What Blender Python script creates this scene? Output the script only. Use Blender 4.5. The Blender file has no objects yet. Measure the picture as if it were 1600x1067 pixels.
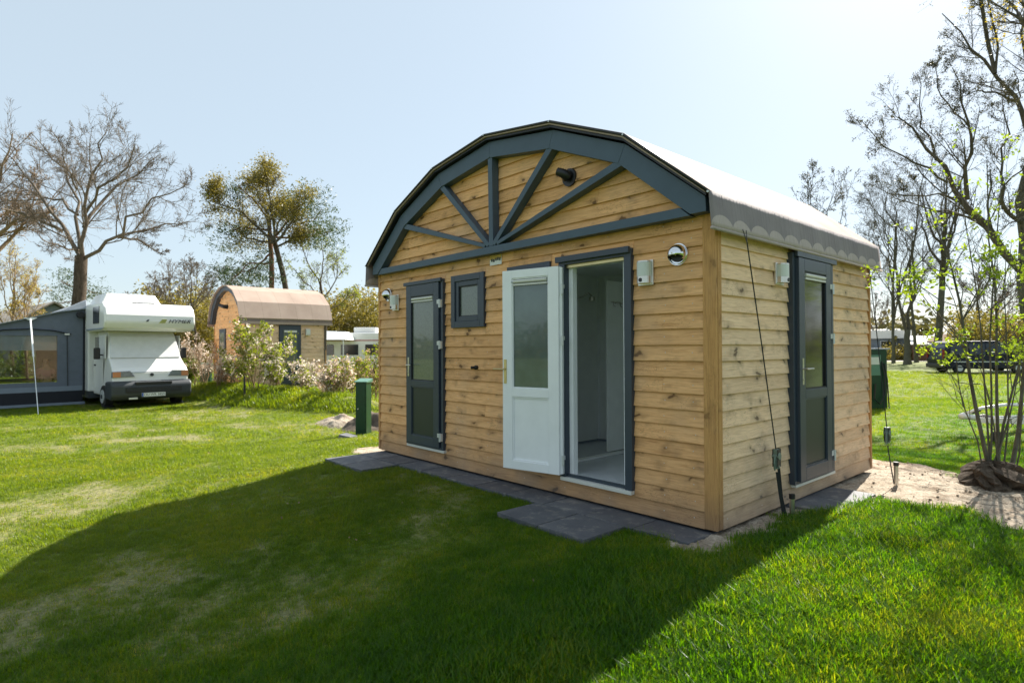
import bpy, math, random
import numpy as np
from mathutils import Matrix, Vector
R = math.radians
S = bpy.context.scene
C = S.collection
rng = np.random.default_rng(7)
random.seed(7)

# ------------------------------------------------------------------ camera, sky, sun, exposure
F = 923.46
YAW, PIT, ROL = R(48.062), R(0.637), R(-0.25)
CAM = np.array([2.4042, -4.3317, 1.459])
def cam_axes():
    cy, sy = math.cos(YAW), math.sin(YAW)
    f = np.array([-sy, cy, 0.]); r = np.array([cy, sy, 0.]); u = np.array([0, 0, 1.])
    f2 = f*math.cos(PIT)+u*math.sin(PIT); u2 = -f*math.sin(PIT)+u*math.cos(PIT)
    return r*math.cos(ROL)+u2*math.sin(ROL), -r*math.sin(ROL)+u2*math.cos(ROL), f2
CR, CU, CF = cam_axes()
cd = bpy.data.cameras.new('camera'); cam = bpy.data.objects.new('camera', cd); C.objects.link(cam)
m = Matrix.Identity(4)
for i in range(3):
    m[i][0], m[i][1], m[i][2], m[i][3] = CR[i], CU[i], -CF[i], CAM[i]
cam.matrix_world = m
cd.sensor_width = 36; cd.lens = F/1600*36; cd.clip_start = .05; cd.clip_end = 2000
cd.dof.use_dof = True; cd.dof.focus_distance = 6.2; cd.dof.aperture_fstop = 2.4
S.camera = cam
SUNV = Vector((-0.17, 1.0, 0.926)).normalized()
SUN_EL = math.asin(SUNV.z)
w = bpy.data.worlds.new('World'); S.world = w; w.use_nodes = True
nt = w.node_tree; nt.nodes.clear()
sky = nt.nodes.new('ShaderNodeTexSky'); sky.sky_type = 'NISHITA'; sky.sun_disc = False
sky.sun_elevation = SUN_EL; sky.sun_rotation = math.atan2(SUNV.x, SUNV.y)
sky.air_density = 1.0; sky.dust_density = 1.0; sky.ozone_density = 2.0; sky.altitude = 0
bg = nt.nodes.new('ShaderNodeBackground'); bg.inputs[1].default_value = 0.092
wo = nt.nodes.new('ShaderNodeOutputWorld')
hz = nt.nodes.new('ShaderNodeMix'); hz.data_type = 'RGBA'; hz.inputs[0].default_value = .80     # thin bright spring haze over the whole sky
hz.inputs[7].default_value = (2.30, 2.68, 2.86, 1)
nt.links.new(sky.outputs[0], hz.inputs[6]); nt.links.new(hz.outputs[2], bg.inputs[0]); nt.links.new(bg.outputs[0], wo.inputs[0])
sl = bpy.data.lights.new('sun', 'SUN'); sl.energy = 4.0; sl.angle = R(0.53); sl.color = (1, .94, .84)
so = bpy.data.objects.new('sun', sl); C.objects.link(so)
so.rotation_euler = SUNV.to_track_quat('Z', 'Y').to_euler(); so.location = (0, 10, 30)
S.view_settings.view_transform = 'Standard'; S.view_settings.look = 'None'
S.view_settings.exposure = 1.6; S.view_settings.gamma = 1; S.view_settings.use_curve_mapping = False
S.cycles.use_denoising = True
S.cycles.max_bounces = 12; S.cycles.diffuse_bounces = 9; S.cycles.transparent_max_bounces = 12
S.cycles.sample_clamp_indirect = 8

def at(px, py, D):
    """surveyed point: direction seen from the photographer's spot, distance D ahead"""
    return CAM + D*(CF + CR*(px-800)/F - CU*(py-533.5)/F)

# ------------------------------------------------------------------ materials
class NT:
    def __init__(s, name):
        s.m = bpy.data.materials.new(name); s.m.use_nodes = True
        s.t = s.m.node_tree; s.b = s.t.nodes['Principled BSDF']; s.out = s.t.nodes['Material Output']
    def n(s, typ, **kw):
        x = s.t.nodes.new(typ)
        for k, v in kw.items():
            if k.startswith('_'): setattr(x, k[1:], v)
            else:
                kk = k.replace('0', ' ')
                x.inputs[int(k[1:]) if k[0] == 'i' and k[1:].isdigit() else kk].default_value = v
        return x
    def l(s, a, b): s.t.links.new(a, b)
    def ramp(s, fac, stops, interp='LINEAR'):
        r = s.n('ShaderNodeValToRGB'); r.color_ramp.interpolation = interp
        e = r.color_ramp.elements
        while len(e) < len(stops): e.new(.5)
        for i, (p, c) in enumerate(stops):
            e[i].position = p
            if isinstance(c, (int, float)): c = (c, c, c)
            e[i].color = (*c[:3], 1)
        s.l(fac, r.inputs[0]); return r.outputs[0]
    def mix(s, a, b, fac, mode='MIX'):
        x = s.n('ShaderNodeMix', _data_type='RGBA', _blend_type=mode)
        for v, i in ((a, 6), (b, 7), (fac, 0)):
            if hasattr(v, 'links'): s.l(v, x.inputs[i])
            elif i == 0: x.inputs[0].default_value = v
            else: x.inputs[i].default_value = (*v[:3], 1)
        return x.outputs[2]
    def coord(s, scale=(1, 1, 1), rnd=0, kind='Object', loc=(0, 0, 0)):
        tc = s.n('ShaderNodeTexCoord'); mp = s.n('ShaderNodeMapping')
        mp.inputs['Scale'].default_value = scale; mp.inputs['Location'].default_value = loc
        src = tc.outputs[kind]
        if rnd:
            oi = s.n('ShaderNodeObjectInfo'); ml = s.n('ShaderNodeVectorMath', _operation='SCALE')
            cb = s.n('ShaderNodeCombineXYZ')
            s.l(oi.outputs['Random'], cb.inputs[0]); s.l(oi.outputs['Random'], cb.inputs[1]); s.l(oi.outputs['Random'], cb.inputs[2])
            s.l(cb.outputs[0], ml.inputs[0]); ml.inputs[3].default_value = rnd
            ad = s.n('ShaderNodeVectorMath', _operation='ADD'); s.l(src, ad.inputs[0]); s.l(ml.outputs[0], ad.inputs[1]); src = ad.outputs[0]
        s.l(src, mp.inputs[0]); return mp.outputs[0]
    def noise(s, vec, scale=5, detail=4, rough=.55, dist=0):
        x = s.n('ShaderNodeTexNoise'); x.inputs['Scale'].default_value = scale; x.inputs['Detail'].default_value = detail
        x.inputs['Roughness'].default_value = rough; x.inputs['Distortion'].default_value = dist
        s.l(vec, x.inputs['Vector']); return x.outputs[0]
    def bump(s, h, strength=.3, dist=.01):
        b = s.n('ShaderNodeBump'); b.inputs['Strength'].default_value = strength; b.inputs['Distance'].default_value = dist
        s.l(h, b.inputs['Height']); s.l(b.outputs[0], s.b.inputs['Normal'])
    def math(s, op, a, b=None, clamp=False):
        x = s.n('ShaderNodeMath', _operation=op); x.use_clamp = clamp
        if op == 'MULTIPLY_ADD': x.inputs[2].default_value = 0
        for i, v in enumerate((a, b)):
            if v is None: continue
            if hasattr(v, 'links'): s.l(v, x.inputs[i])
            else: x.inputs[i].default_value = v
        return x.outputs[0]

def paint(name, col, rough=.4, metal=0, var=.12, scale=6, bump=0, spec=.5, bscale=40, coat=0):
    k = NT(name); v = k.coord()
    n = k.noise(v, scale, 4)
    c2 = tuple(min(1, c*(1+var)) for c in col); c1 = tuple(c*(1-var) for c in col)
    k.l(k.ramp(n, [(.3, c1), (.7, c2)]), k.b.inputs['Base Color'])
    k.b.inputs['Roughness'].default_value = rough; k.b.inputs['Metallic'].default_value = metal
    k.b.inputs['Specular IOR Level'].default_value = spec; k.b.inputs['Coat Weight'].default_value = coat
    if bump: k.bump(k.noise(v, bscale, 3), bump, .004)
    return k.m

def wood(name, axis, light, dark, knots=1.0, grime=True):
    k = NT(name)
    a = [1, 1, 1]
    st = [9, 9, 9]; st[axis] = .55                      # long grain
    v0 = k.coord(rnd=37.0)
    mp = k.n('ShaderNodeMapping'); mp.inputs['Scale'].default_value = st; k.l(v0, mp.inputs[0])
    g = k.noise(mp.outputs[0], 6, 6, .62, 1.2)
    mp3 = k.n('ShaderNodeMapping'); s3 = [30, 30, 30]; s3[axis] = 1.4; mp3.inputs['Scale'].default_value = s3; k.l(v0, mp3.inputs[0])
    fine = k.noise(mp3.outputs[0], 5, 4, .6)
    base = k.ramp(g, [(.28, dark), (.47, tuple((l*.7+d*.3) for l, d in zip(light, dark))), (.62, light)])
    base = k.mix(base, k.ramp(fine, [(.3, .76), (.7, 1.1)]), .55, 'MULTIPLY')
    # tone per board
    oi = k.n('ShaderNodeObjectInfo')
    base = k.mix(base, k.ramp(oi.outputs['Random'], [(0, (.86, .82, .78)), (.35, (.95, .94, .92)), (.7, (1, 1, 1)), (1, (1.08, 1.05, 1.0))]), .9, 'MULTIPLY')
    # knots and spike knots
    vk = k.n('ShaderNodeMapping'); sk = [7.2, 7.2, 7.2]; sk[axis] = 3.1; vk.inputs['Scale'].default_value = sk
    wob = k.n('ShaderNodeTexNoise'); wob.inputs['Scale'].default_value = 7; k.l(v0, wob.inputs['Vector'])
    ad = k.n('ShaderNodeVectorMath', _operation='MULTIPLY_ADD'); k.l(wob.outputs['Color'], ad.inputs[0]); ad.inputs[1].default_value = (.16, .16, .16); k.l(v0, ad.inputs[2])
    k.l(ad.outputs[0], vk.inputs[0])
    vo = k.n('ShaderNodeTexVoronoi'); vo.inputs['Scale'].default_value = 1.0; vo.inputs['Randomness'].default_value = 1; k.l(vk.outputs[0], vo.inputs['Vector'])
    kn = k.ramp(vo.outputs['Distance'], [(.0, 1), (.11, 1), (.16, .42), (.28, .2), (.44, 0)])
    sel = k.n('ShaderNodeSeparateColor'); k.l(vo.outputs['Color'], sel.inputs[0])
    gate = k.ramp(sel.outputs[0], [(.14, 0), (.24, 1)])
    kn = k.mix((0, 0, 0), kn, gate)
    base = k.mix(base, tuple(c*.22 for c in dark), k.math('MULTIPLY', kn, .92*knots), 'MIX')
    # slanting streaks beside the knots
    vs = k.n('ShaderNodeMapping'); ss = [5, 5, 5]; ss[axis] = 2.0; vs.inputs['Scale'].default_value = ss; vs.inputs['Rotation'].default_value = (.5, .6, .5); k.l(v0, vs.inputs[0])
    stn = k.noise(vs.outputs[0], 3.4, 2, .5, 2.2)
    stg = k.ramp(k.noise(v0, 1.6, 1), [(.52, 0), (.60, 1)])
    base = k.mix(base, tuple(c*.5 for c in dark), k.math('MULTIPLY', k.ramp(stn, [(.478, 0), (.5, .6*knots), (.522, 0)]), stg), 'MIX')
    if grime:
        tc = k.n('ShaderNodeTexCoord'); sp = k.n('ShaderNodeSeparateXYZ'); k.l(tc.outputs['Object'], sp.inputs[0])
        nz = k.noise(tc.outputs['Object'], 3, 4)
        zz = k.math('ADD', sp.outputs[2], k.math('MULTIPLY', nz, .35))
        base = k.mix(base, (.10, .085, .075), k.ramp(zz, [(.08, .72), (.30, .42), (.5, .1), (.75, 0)]))
        big = k.noise(tc.outputs['Object'], 1.1, 3)
        base = k.mix(base, (.34, .30, .26), k.ramp(big, [(.5, 0), (.75, .35)]))
    k.l(base, k.b.inputs['Base Color'])
    k.b.inputs['Roughness'].default_value = .72; k.b.inputs['Specular IOR Level'].default_value = .25
    k.bump(fine, .35, .004)
    return k.m

def leafmat(name, cols, trans=.45, rough=.5, scale=1.2, tcol=None):
    k = NT(name); v = k.coord()
    n = k.noise(v, scale, 3, .7)
    st = [(.3+.4*i/(max(1, len(cols)-1)), c) for i, c in enumerate(cols)]
    col = k.ramp(n, st)
    k.l(col, k.b.inputs['Base Color']); k.b.inputs['Roughness'].default_value = rough
    tr = k.n('ShaderNodeBsdfTranslucent')
    k.l(k.mix(col, tcol or (1.6, 1.5, .6), .6, 'MULTIPLY') if tcol is None else k.mix(col, tcol, .5), tr.inputs[0])
    mx = k.n('ShaderNodeMixShader'); mx.inputs[0].default_value = trans
    k.l(k.b.outputs[0], mx.inputs[1]); k.l(tr.outputs[0], mx.inputs[2]); k.l(mx.outputs[0], k.out.inputs[0])
    return k.m

M = {}
PL, PD = (.89, .515, .240), (.60, .300, .115)
M['wood_x'] = wood('pine_cladding_front', 0, PL, PD)
M['wood_y'] = wood('pine_cladding_side', 1, (.92, .66, .43), (.66, .44, .26))  # same pine, paler: open-sky light on the side wall is put into the colour
M['wood_z'] = wood('pine_post', 2, (.64, .35, .13), (.42, .20, .07), .6)
M['anthracite'] = paint('anthracite_frame', (.036, .050, .072), .38, var=.06, bump=.05)
M['fascia'] = paint('blue_grey_fascia', (.055, .090, .130), .5, var=.07, bump=.05)
M['door_dark'] = paint('dark_door_grass_reflection', (.022, .032, .028), .42, var=.05)  # dark panel with the reflected grass put into its colour as green
M['white_pvc'] = paint('white_pvc', (.84, .86, .88), .3, var=.03)
M['white_room'] = paint('white_room_panel', (.85, .87, .85), .35, var=.04)
M['room_floor'] = paint('grey_resin_floor', (.60, .63, .67), .12, var=.05)
M['black'] = paint('black_plastic', (.012, .012, .014), .45, var=.1)
M['rubber'] = paint('tyre_rubber', (.02, .02, .02), .8, var=.2)
M['strap'] = paint('black_webbing', (.015, .018, .018), .8, var=.2)
M['ratchet'] = paint('green_grey_ratchet', (.16, .22, .19), .45, .4, var=.2)
M['steel'] = paint('brushed_steel', (.62, .60, .56), .3, 1, var=.05)
M['chrome'] = paint('polished_steel', (.75, .75, .75), .08, 1, var=.02)
M['alu'] = paint('satin_hinge', (.62, .64, .64), .35, .3, var=.05)
M['brass'] = paint('brass_strip', (.6, .5, .26), .35, .9, var=.1)
M['opal'] = paint('opal_lamp_glass', (.62, .66, .62), .35, var=.03)
M['cream'] = paint('cream_cassette', (.62, .62, .57), .4, var=.03)
M['core'] = paint('wall_core', (.10, .08, .06), .8)
M['green_box'] = paint('dark_green_steel', (.006, .042, .020), .32, var=.15)
M['green_lid'] = paint('green_steel_lid', (.10, .22, .16), .35, var=.1)
M['white_gel'] = paint('white_gelcoat', (.78, .78, .76), .25, var=.02, coat=.3)
M['white_cover'] = paint('white_windscreen_cover', (.66, .67, .68), .55, var=.05, bump=.3, bscale=6)
M['grey_bumper'] = paint('grey_bumper', (.038, .044, .052), .55, var=.08)
M['navy'] = paint('navy_car_paint', (.005, .008, .018), .4, var=.05, spec=.3)
M['stone_white'] = paint('white_eave_board', (.8, .8, .78), .5, var=.04)
M['brick_brown'] = paint('brown_shed_boards', (.17, .085, .05), .8, var=.3, scale=14)
M['bluegrey'] = paint('blue_grey_wall', (.22, .26, .31), .7, var=.1)
M['felt'] = paint('grey_roof_sheet', (.60, .58, .54), .7, var=.1)
M['tile_beige'] = paint('beige_roof', (.34, .29, .24), .9, var=.15, scale=10)
M['glass_blue'] = paint('dark_window_glass', (.02, .03, .04), .06, var=.05)  # plain dark blue glass colour
M['orange_lamp'] = paint('amber_indicator', (.55, .22, .10), .25, var=.05)
M['plate'] = paint('number_plate', (.75, .76, .74), .4, var=.02)
M['plate_blue'] = paint('plate_blue_band', (.02, .08, .4), .4)
M['ink'] = paint('black_print', (.03, .035, .04), .5)
M['ink_green'] = paint('olive_print', (.35, .36, .10), .5)
M['yellow_print'] = paint('yellow_label_print', (.55, .36, .05), .5, var=.2, scale=30)
M['skin'] = paint('skin', (.42, .24, .17), .5)
M['pink'] = paint('pink_shirt', (.45, .2, .2), .8)
M['hair'] = paint('brown_hair', (.05, .03, .02), .6)
M['tent'] = paint('blue_grey_tent_canvas', (.135, .158, .205), .8, var=.07, bump=.4, bscale=3)
M['tent_dark'] = paint('dark_tent_skirt', (.008, .010, .018), .7, var=.1, bump=.4, bscale=4)
M['tent_light'] = paint('pale_tent_band', (.20, .24, .30), .7, var=.06)
M['tent_roof'] = paint('light_grey_tent_roof', (.30, .33, .38), .8, var=.06, bump=.3, bscale=3)
M['curtain'] = paint('white_window_blind', (.42, .42, .48), .7, var=.04)
M['red_leaf'] = leafmat('red_hedge_leaves', [(.20, .03, .02), (.12, .10, .02)])

def glassmat(name, col, rough, frost):
    k = NT(name)
    n = k.noise(k.coord((1, 1, 1)), 60 if frost else 3, 3)
    k.l(k.ramp(n, [(.35, tuple(c*.8 for c in col)), (.65, tuple(c*1.2 for c in col))]), k.b.inputs['Base Color'])
    k.b.inputs['Roughness'].default_value = rough; k.b.inputs['Coat Weight'].default_value = 1; k.b.inputs['Coat Roughness'].default_value = .03
    k.b.inputs['Specular IOR Level'].default_value = .5
    if frost: k.bump(n, .25, .003)
    return k.m
M['frost'] = glassmat('frosted_glass', (.10, .125, .10), .3, True)
M['glass_door'] = glassmat('white_door_glass', (.085, .125, .12), .15, False)
M['glass_dark'] = glassmat('dark_door_glass', (.010, .011, .014), .12, False)
M['glass_dark'].node_tree.nodes['Principled BSDF'].inputs['Coat Roughness'].default_value = .2; M['glass_dark'].node_tree.nodes['Principled BSDF'].inputs['Coat Weight'].default_value = .6
def clearglass():
    k = NT('clear_film'); gl = k.n('ShaderNodeBsdfGlossy'); gl.inputs['Roughness'].default_value = .05
    tr = k.n('ShaderNodeBsdfTransparent'); tr.inputs[0].default_value = (.85, .88, .86, 1)
    mx = k.n('ShaderNodeMixShader'); mx.inputs[0].default_value = .09
    k.l(tr.outputs[0], mx.inputs[1]); k.l(gl.outputs[0], mx.inputs[2]); k.l(mx.outputs[0], k.out.inputs[0]); return k.m
M['film'] = clearglass()

def roofmat():
    k = NT('tan_roof_fabric'); v = k.coord()
    n = k.noise(v, 1.5, 5)
    col = k.ramp(n, [(.3, (.37, .28, .23)), (.7, (.45, .35, .29))])
    wv = k.n('ShaderNodeTexWave', _wave_type='BANDS', _bands_direction='Y'); wv.inputs['Scale'].default_value = .525; wv.inputs['Distortion'].default_value = 0
    k.l(v, wv.inputs['Vector'])
    col = k.mix(col, (.26, .20, .16), k.ramp(wv.outputs[0], [(.0, .5), (.004, 0)]))
    k.l(col, k.b.inputs['Base Color']); k.b.inputs['Roughness'].default_value = .8; k.b.inputs['Specular IOR Level'].default_value = .1
    k.bump(k.noise(v, 3, 3), .25, .02); return k.m
M['roof'] = roofmat()
def skirtmat():
    k = NT('grey_brown_skirt_fabric'); v = k.coord()
    col = k.ramp(k.noise(v, 2.5, 5), [(.3, (.205, .175, .185)), (.7, (.27, .235, .24))])
    sp = k.n('ShaderNodeSeparateXYZ'); k.l(v, sp.inputs[0])
    # scalloped pale hem: arcs repeated along y, paler below each arc
    fy = k.math('FRACT', k.math('MULTIPLY', k.math('ADD', sp.outputs[1], .17), 3.15))
    d = k.math('ABSOLUTE', k.math('SUBTRACT', fy, .5))
    arc = k.math('SQRT', k.math('SUBTRACT', 1.0, k.math('MULTIPLY', k.math('MULTIPLY', d, 1.96), k.math('MULTIPLY', d, 1.96)), True))
    top = k.math('ADD', 2.392, k.math('MULTIPLY', arc, .10))
    inside = k.math('LESS_THAN', sp.outputs[2], top)
    wv = k.n('ShaderNodeTexWave', _wave_type='BANDS', _bands_direction='Y'); wv.inputs['Scale'].default_value = 14; wv.inputs['Distortion'].default_value = 1.5; k.l(v, wv.inputs['Vector'])
    pale = k.mix((.50, .42, .39), (.43, .36, .34), wv.outputs[0])
    col = k.mix(col, pale, k.math('MULTIPLY', inside, .85))
    k.l(col, k.b.inputs['Base Color']); k.b.inputs['Roughness'].default_value = .75
    n2 = k.n('ShaderNodeMapping'); n2.inputs['Scale'].default_value = (1, 7, 1); k.l(v, n2.inputs[0])
    k.bump(k.noise(n2.outputs[0], 3, 4), .6, .02); return k.m
M['skirt'] = skirtmat()

def groundmat():
    k = NT('lawn_ground'); v = k.coord()
    big = k.noise(v, .35, 5, .6); mid = k.noise(v, 1.7, 5, .6); fine = k.noise(v, 28, 4, .7)
    g = k.ramp(mid, [(.25, (.045, .095, .008)), (.5, (.080, .135, .012)), (.75, (.13, .165, .022))])
    at_ = k.n('ShaderNodeAttribute'); at_.attribute_name = 'dry'
    dn = k.math('ADD', at_.outputs['Fac'], k.math('MULTIPLY', k.math('SUBTRACT', fine, .5), .22))
    sx = k.n('ShaderNodeSeparateXYZ'); k.l(v, sx.inputs[0]); g = k.mix(g, (.16, .165, .035), k.ramp(k.math('MULTIPLY_ADD', sx.outputs[0], -.16), [(.0, 0), (.6, .42)]))
    g = k.mix(g, (.30, .26, .15), k.ramp(dn, [(.70, 0), (.80, .35), (.92, .6)]))
    g = k.mix(g, k.ramp(fine, [(.3, .45), (.7, 1.35)]), .8, 'MULTIPLY')
    k.l(g, k.b.inputs['Base Color']); k.b.inputs['Roughness'].default_value = .85; k.b.inputs['Specular IOR Level'].default_value = .2
    k.bump(fine, .8, .03); return k.m
M['ground'] = groundmat()
def blades(name, a, b, c, tr):
    k = NT(name); oi = k.n('ShaderNodeObjectInfo')
    tc = k.n('ShaderNodeNewGeometry')
    n = k.noise(tc.outputs['Position'], .9, 4, .6)
    ad = k.math('ADD', k.math('MULTIPLY', oi.outputs['Random'], .35), k.math('MULTIPLY', n, .8))
    col = k.ramp(ad, [(.36, a), (.58, b), (.8, c)])
    sx = k.n('ShaderNodeSeparateXYZ'); k.l(tc.outputs['Position'], sx.inputs[0])     # the old turf left of the cabin is paler and more yellow
    old = k.ramp(k.math('MULTIPLY_ADD', sx.outputs[0], -.16), [(.0, 0), (.6, .34)])
    col = k.mix(col, (.125, .135, .028), old)
    k.l(col, k.b.inputs['Base Color']); k.b.inputs['Roughness'].default_value = .36; k.b.inputs['Specular IOR Level'].default_value = .28
    t = k.n('ShaderNodeBsdfTranslucent'); k.l(k.mix(col, (4.2, 3.4, .5), 1.0, 'MULTIPLY'), t.inputs[0])
    mx = k.n('ShaderNodeMixShader'); mx.inputs[0].default_value = tr
    k.l(k.b.outputs[0], mx.inputs[1]); k.l(t.outputs[0], mx.inputs[2]); k.l(mx.outputs[0], k.out.inputs[0]); return k.m
M['blade'] = blades('grass_blades', (.020, .072, .003), (.045, .120, .004), (.12, .16, .016), .5)
M['blade_dry'] = blades('dry_grass_blades', (.10, .15, .015), (.18, .20, .035), (.34, .29, .12), .4)
def sandmat():
    k = NT('pale_sand'); v = k.coord()
    n = k.noise(v, 6, 6, .65); n2 = k.noise(v, 40, 4, .7)
    c = k.ramp(n, [(.3, (.20, .15, .105)), (.5, (.40, .335, .26)), (.7, (.54, .46, .37))])
    c = k.mix(c, k.ramp(n2, [(.35, .5), (.6, 1.1)]), .7, 'MULTIPLY')
    k.l(c, k.b.inputs['Base Color']); k.b.inputs['Roughness'].default_value = .95; k.b.inputs['Specular IOR Level'].default_value = .1
    k.bump(n2, .9, .015); return k.m
M['sand'] = sandmat()
def pavermat():
    k = NT('dark_concrete_paver'); v = k.coord(rnd=9)
    n = k.noise(v, 3, 5); n2 = k.noise(v, 60, 3)
    c = k.ramp(n, [(.3, (.075, .08, .095)), (.6, (.115, .118, .13)), (.72, (.2, .19, .18))])
    c = k.mix(c, k.ramp(n2, [(.3, .8), (.7, 1.15)]), .6, 'MULTIPLY')
    c = k.mix(c, (.34, .31, .27), k.ramp(k.noise(v, 9, 6, .75), [(.53, 0), (.66, .5)]))
    oi = k.n('ShaderNodeObjectInfo'); c = k.mix(c, k.ramp(oi.outputs['Random'], [(0, .8), (1, 1.2)]), .8, 'MULTIPLY')
    k.l(c, k.b.inputs['Base Color']); k.b.inputs['Roughness'].default_value = .7; k.bump(n2, .3, .004); return k.m
M['paver'] = pavermat()
def barkmat(name, a, b):
    k = NT(name); v = k.coord((1, 1, .3))
    n = k.noise(v, 14, 5, .7, .5)
    k.l(k.ramp(n, [(.3, a), (.7, b)]), k.b.inputs['Base Color']); k.b.inputs['Roughness'].default_value = .9; k.b.inputs['Specular IOR Level'].default_value = .15
    k.bump(n, .8, .03); return k.m
M['bark'] = barkmat('brown_bark', (.045, .032, .022), (.13, .10, .075))
M['bark_grey'] = barkmat('grey_green_bark', (.06, .058, .045), (.17, .16, .12))
M['bark_pine'] = barkmat('reddish_pine_bark', (.10, .055, .035), (.26, .15, .10))
M['twig'] = barkmat('twig_bark', (.10, .08, .06), (.20, .16, .12))
M['twig_dark'] = barkmat('dark_twig_bark', (.06, .052, .04), (.14, .12, .09))
M['twig_tan'] = barkmat('tan_twigs', (.22, .15, .09), (.36, .26, .17))
M['pine_leaf'] = leafmat('pine_needles', [(.030, .060, .030), (.07, .11, .045), (.11, .13, .05)], .25)
M['oak_bud'] = leafmat('olive_spring_buds', [(.15, .13, .03), (.28, .23, .055)], .4)
M['yg_leaf'] = leafmat('yellow_green_spring_leaves', [(.16, .20, .02), (.26, .30, .03)], .55)
M['fresh_leaf'] = leafmat('bright_young_leaves', [(.16, .26, .02), (.30, .38, .03)], .6)
M['yellow_leaf'] = leafmat('yellow_bud_leaves', [(.38, .28, .03), (.46, .36, .05)], .5)
M['blossom'] = leafmat('pale_pink_blossom', [(.62, .52, .44), (.82, .76, .70)], .5, tcol=(.8, .65, .5))
M['blossom_tan'] = leafmat('peach_blossom', [(.42, .26, .15), (.58, .40, .27)], .5, tcol=(.7, .5, .3))
M['dark_bud'] = leafmat('dark_alder_buds', [(.045, .04, .025), (.09, .085, .04)], .3)
M['wood_mass'] = leafmat('distant_spring_wood', [(.055, .06, .025), (.12, .11, .035), (.17, .14, .06)], .3, scale=.18)
M['hedge_green'] = leafmat('mid_green_leaves', [(.05, .09, .015), (.11, .15, .02)], .45)
def pathmat():
    k = NT('pale_path'); n = k.noise(k.coord(), 2, 5)
    k.l(k.ramp(n, [(.3, (.40, .36, .31)), (.7, (.55, .50, .44))]), k.b.inputs['Base Color']); k.b.inputs['Roughness'].default_value = .9; return k.m
M['path'] = pathmat()
M['lamp_glass'] = paint('headlight_glass', (.20, .22, .24), .12, var=.2, scale=20)
M['grey_skirt'] = paint('brown_grey_skirt', (.20, .155, .14), .8, var=.15)
M['soil'] = paint('dark_soil', (.10, .075, .055), .95, var=.4, scale=9, bump=.8, bscale=25)
M['red_lamp'] = paint('red_lamp_glass', (.25, .01, .01), .2)

# ------------------------------------------------------------------ mesh helpers
class MB:
    def __init__(s): s.v = []; s.f = []
    def add(s, vs, fs):
        o = len(s.v); s.v += [tuple(map(float, q)) for q in vs]; s.f += [tuple(i+o for i in q) for q in fs]; return s
    def box(s, x0, x1, y0, y1, z0, z1):
        return s.add([(x0, y0, z0), (x1, y0, z0), (x1, y1, z0), (x0, y1, z0), (x0, y0, z1), (x1, y0, z1), (x1, y1, z1), (x0, y1, z1)],
                     [(0, 3, 2, 1), (4, 5, 6, 7), (0, 1, 5, 4), (1, 2, 6, 5), (2, 3, 7, 6), (3, 0, 4, 7)])
    def hexa(s, p):     # 8 points: bottom ring then top ring
        return s.add(p, [(0, 3, 2, 1), (4, 5, 6, 7), (0, 1, 5, 4), (1, 2, 6, 5), (2, 3, 7, 6), (3, 0, 4, 7)])
    def prism(s, poly, fn, a, b):   # poly list of 2d, fn(u,v,d)->xyz
        n = len(poly); vs = [fn(u, v, a) for u, v in poly]+[fn(u, v, b) for u, v in poly]
        fs = [tuple(range(n))[::-1], tuple(range(n, 2*n))]+[(i, (i+1) % n, n+(i+1) % n, n+i) for i in range(n)]
        return s.add(vs, fs)
    def tube(s, pts, r, sides=8, cap=True):
        pts = [Vector(p) for p in pts]; n = len(pts)
        rs = r if isinstance(r, (list, tuple)) else [r]*n
        o = len(s.v); prev = None
        for i, p in enumerate(pts):
            t = (pts[min(i+1, n-1)]-pts[max(i-1, 0)]).normalized()
            ref = Vector((0, 0, 1)) if abs(t.z) < .9 else Vector((1, 0, 0))
            u = t.cross(ref).normalized() if prev is None else (prev-t*prev.dot(t)).normalized()
            prev = u; w_ = t.cross(u)
            for k in range(sides):
                a = 2*math.pi*k/sides; q = p+(u*math.cos(a)+w_*math.sin(a))*rs[i]; s.v.append((q.x, q.y, q.z))
        for i in range(n-1):
            for k in range(sides):
                a = o+i*sides+k; b = o+i*sides+(k+1) % sides; s.f.append((a, b, b+sides, a+sides))
        if cap:
            s.f.append(tuple(o+k for k in range(sides))[::-1]); s.f.append(tuple(o+(n-1)*sides+k for k in range(sides)))
        return s
    def cyl(s, c, axis, r, h, sides=16):
        c = Vector(c); a = Vector(axis).normalized(); return s.tube([c, c+a*h], r, sides)

def obj(name, mb, mat, parent=None, smooth=False, bevel=0, kind=None, label=None):
    me = bpy.data.meshes.new(name); me.from_pydata(mb.v, [], mb.f); me.materials.append(mat)
    if smooth:
        me.polygons.foreach_set('use_smooth', [True]*len(me.polygons))
    o = bpy.data.objects.new(name, me); C.objects.link(o)
    if parent: o.parent = parent
    if bevel:
        b = o.modifiers.new('b', 'BEVEL'); b.width = bevel; b.segments = 2; b.limit_method = 'ANGLE'; b.harden_normals = False
    if kind: o['kind'] = kind
    if label: o['label'] = label
    return o
def npobj(name, V, Fq, mat, parent=None, kind=None, smooth=False):
    """quads from numpy arrays"""
    me = bpy.data.meshes.new(name); nq = len(Fq); k = Fq.shape[1]
    me.vertices.add(len(V)); me.vertices.foreach_set('co', np.asarray(V, np.float32).ravel())
    me.loops.add(nq*k); me.loops.foreach_set('vertex_index', Fq.astype(np.int32).ravel())
    me.polygons.add(nq); me.polygons.foreach_set('loop_start', np.arange(nq, dtype=np.int32)*k)
    me.polygons.foreach_set('loop_total', np.full(nq, k, np.int32))
    if smooth: me.polygons.foreach_set('use_smooth', np.ones(nq, bool))
    me.update(calc_edges=True); me.materials.append(mat)
    o = bpy.data.objects.new(name, me); C.objects.link(o)
    if parent: o.parent = parent
    if kind: o['kind'] = kind
    return o
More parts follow.
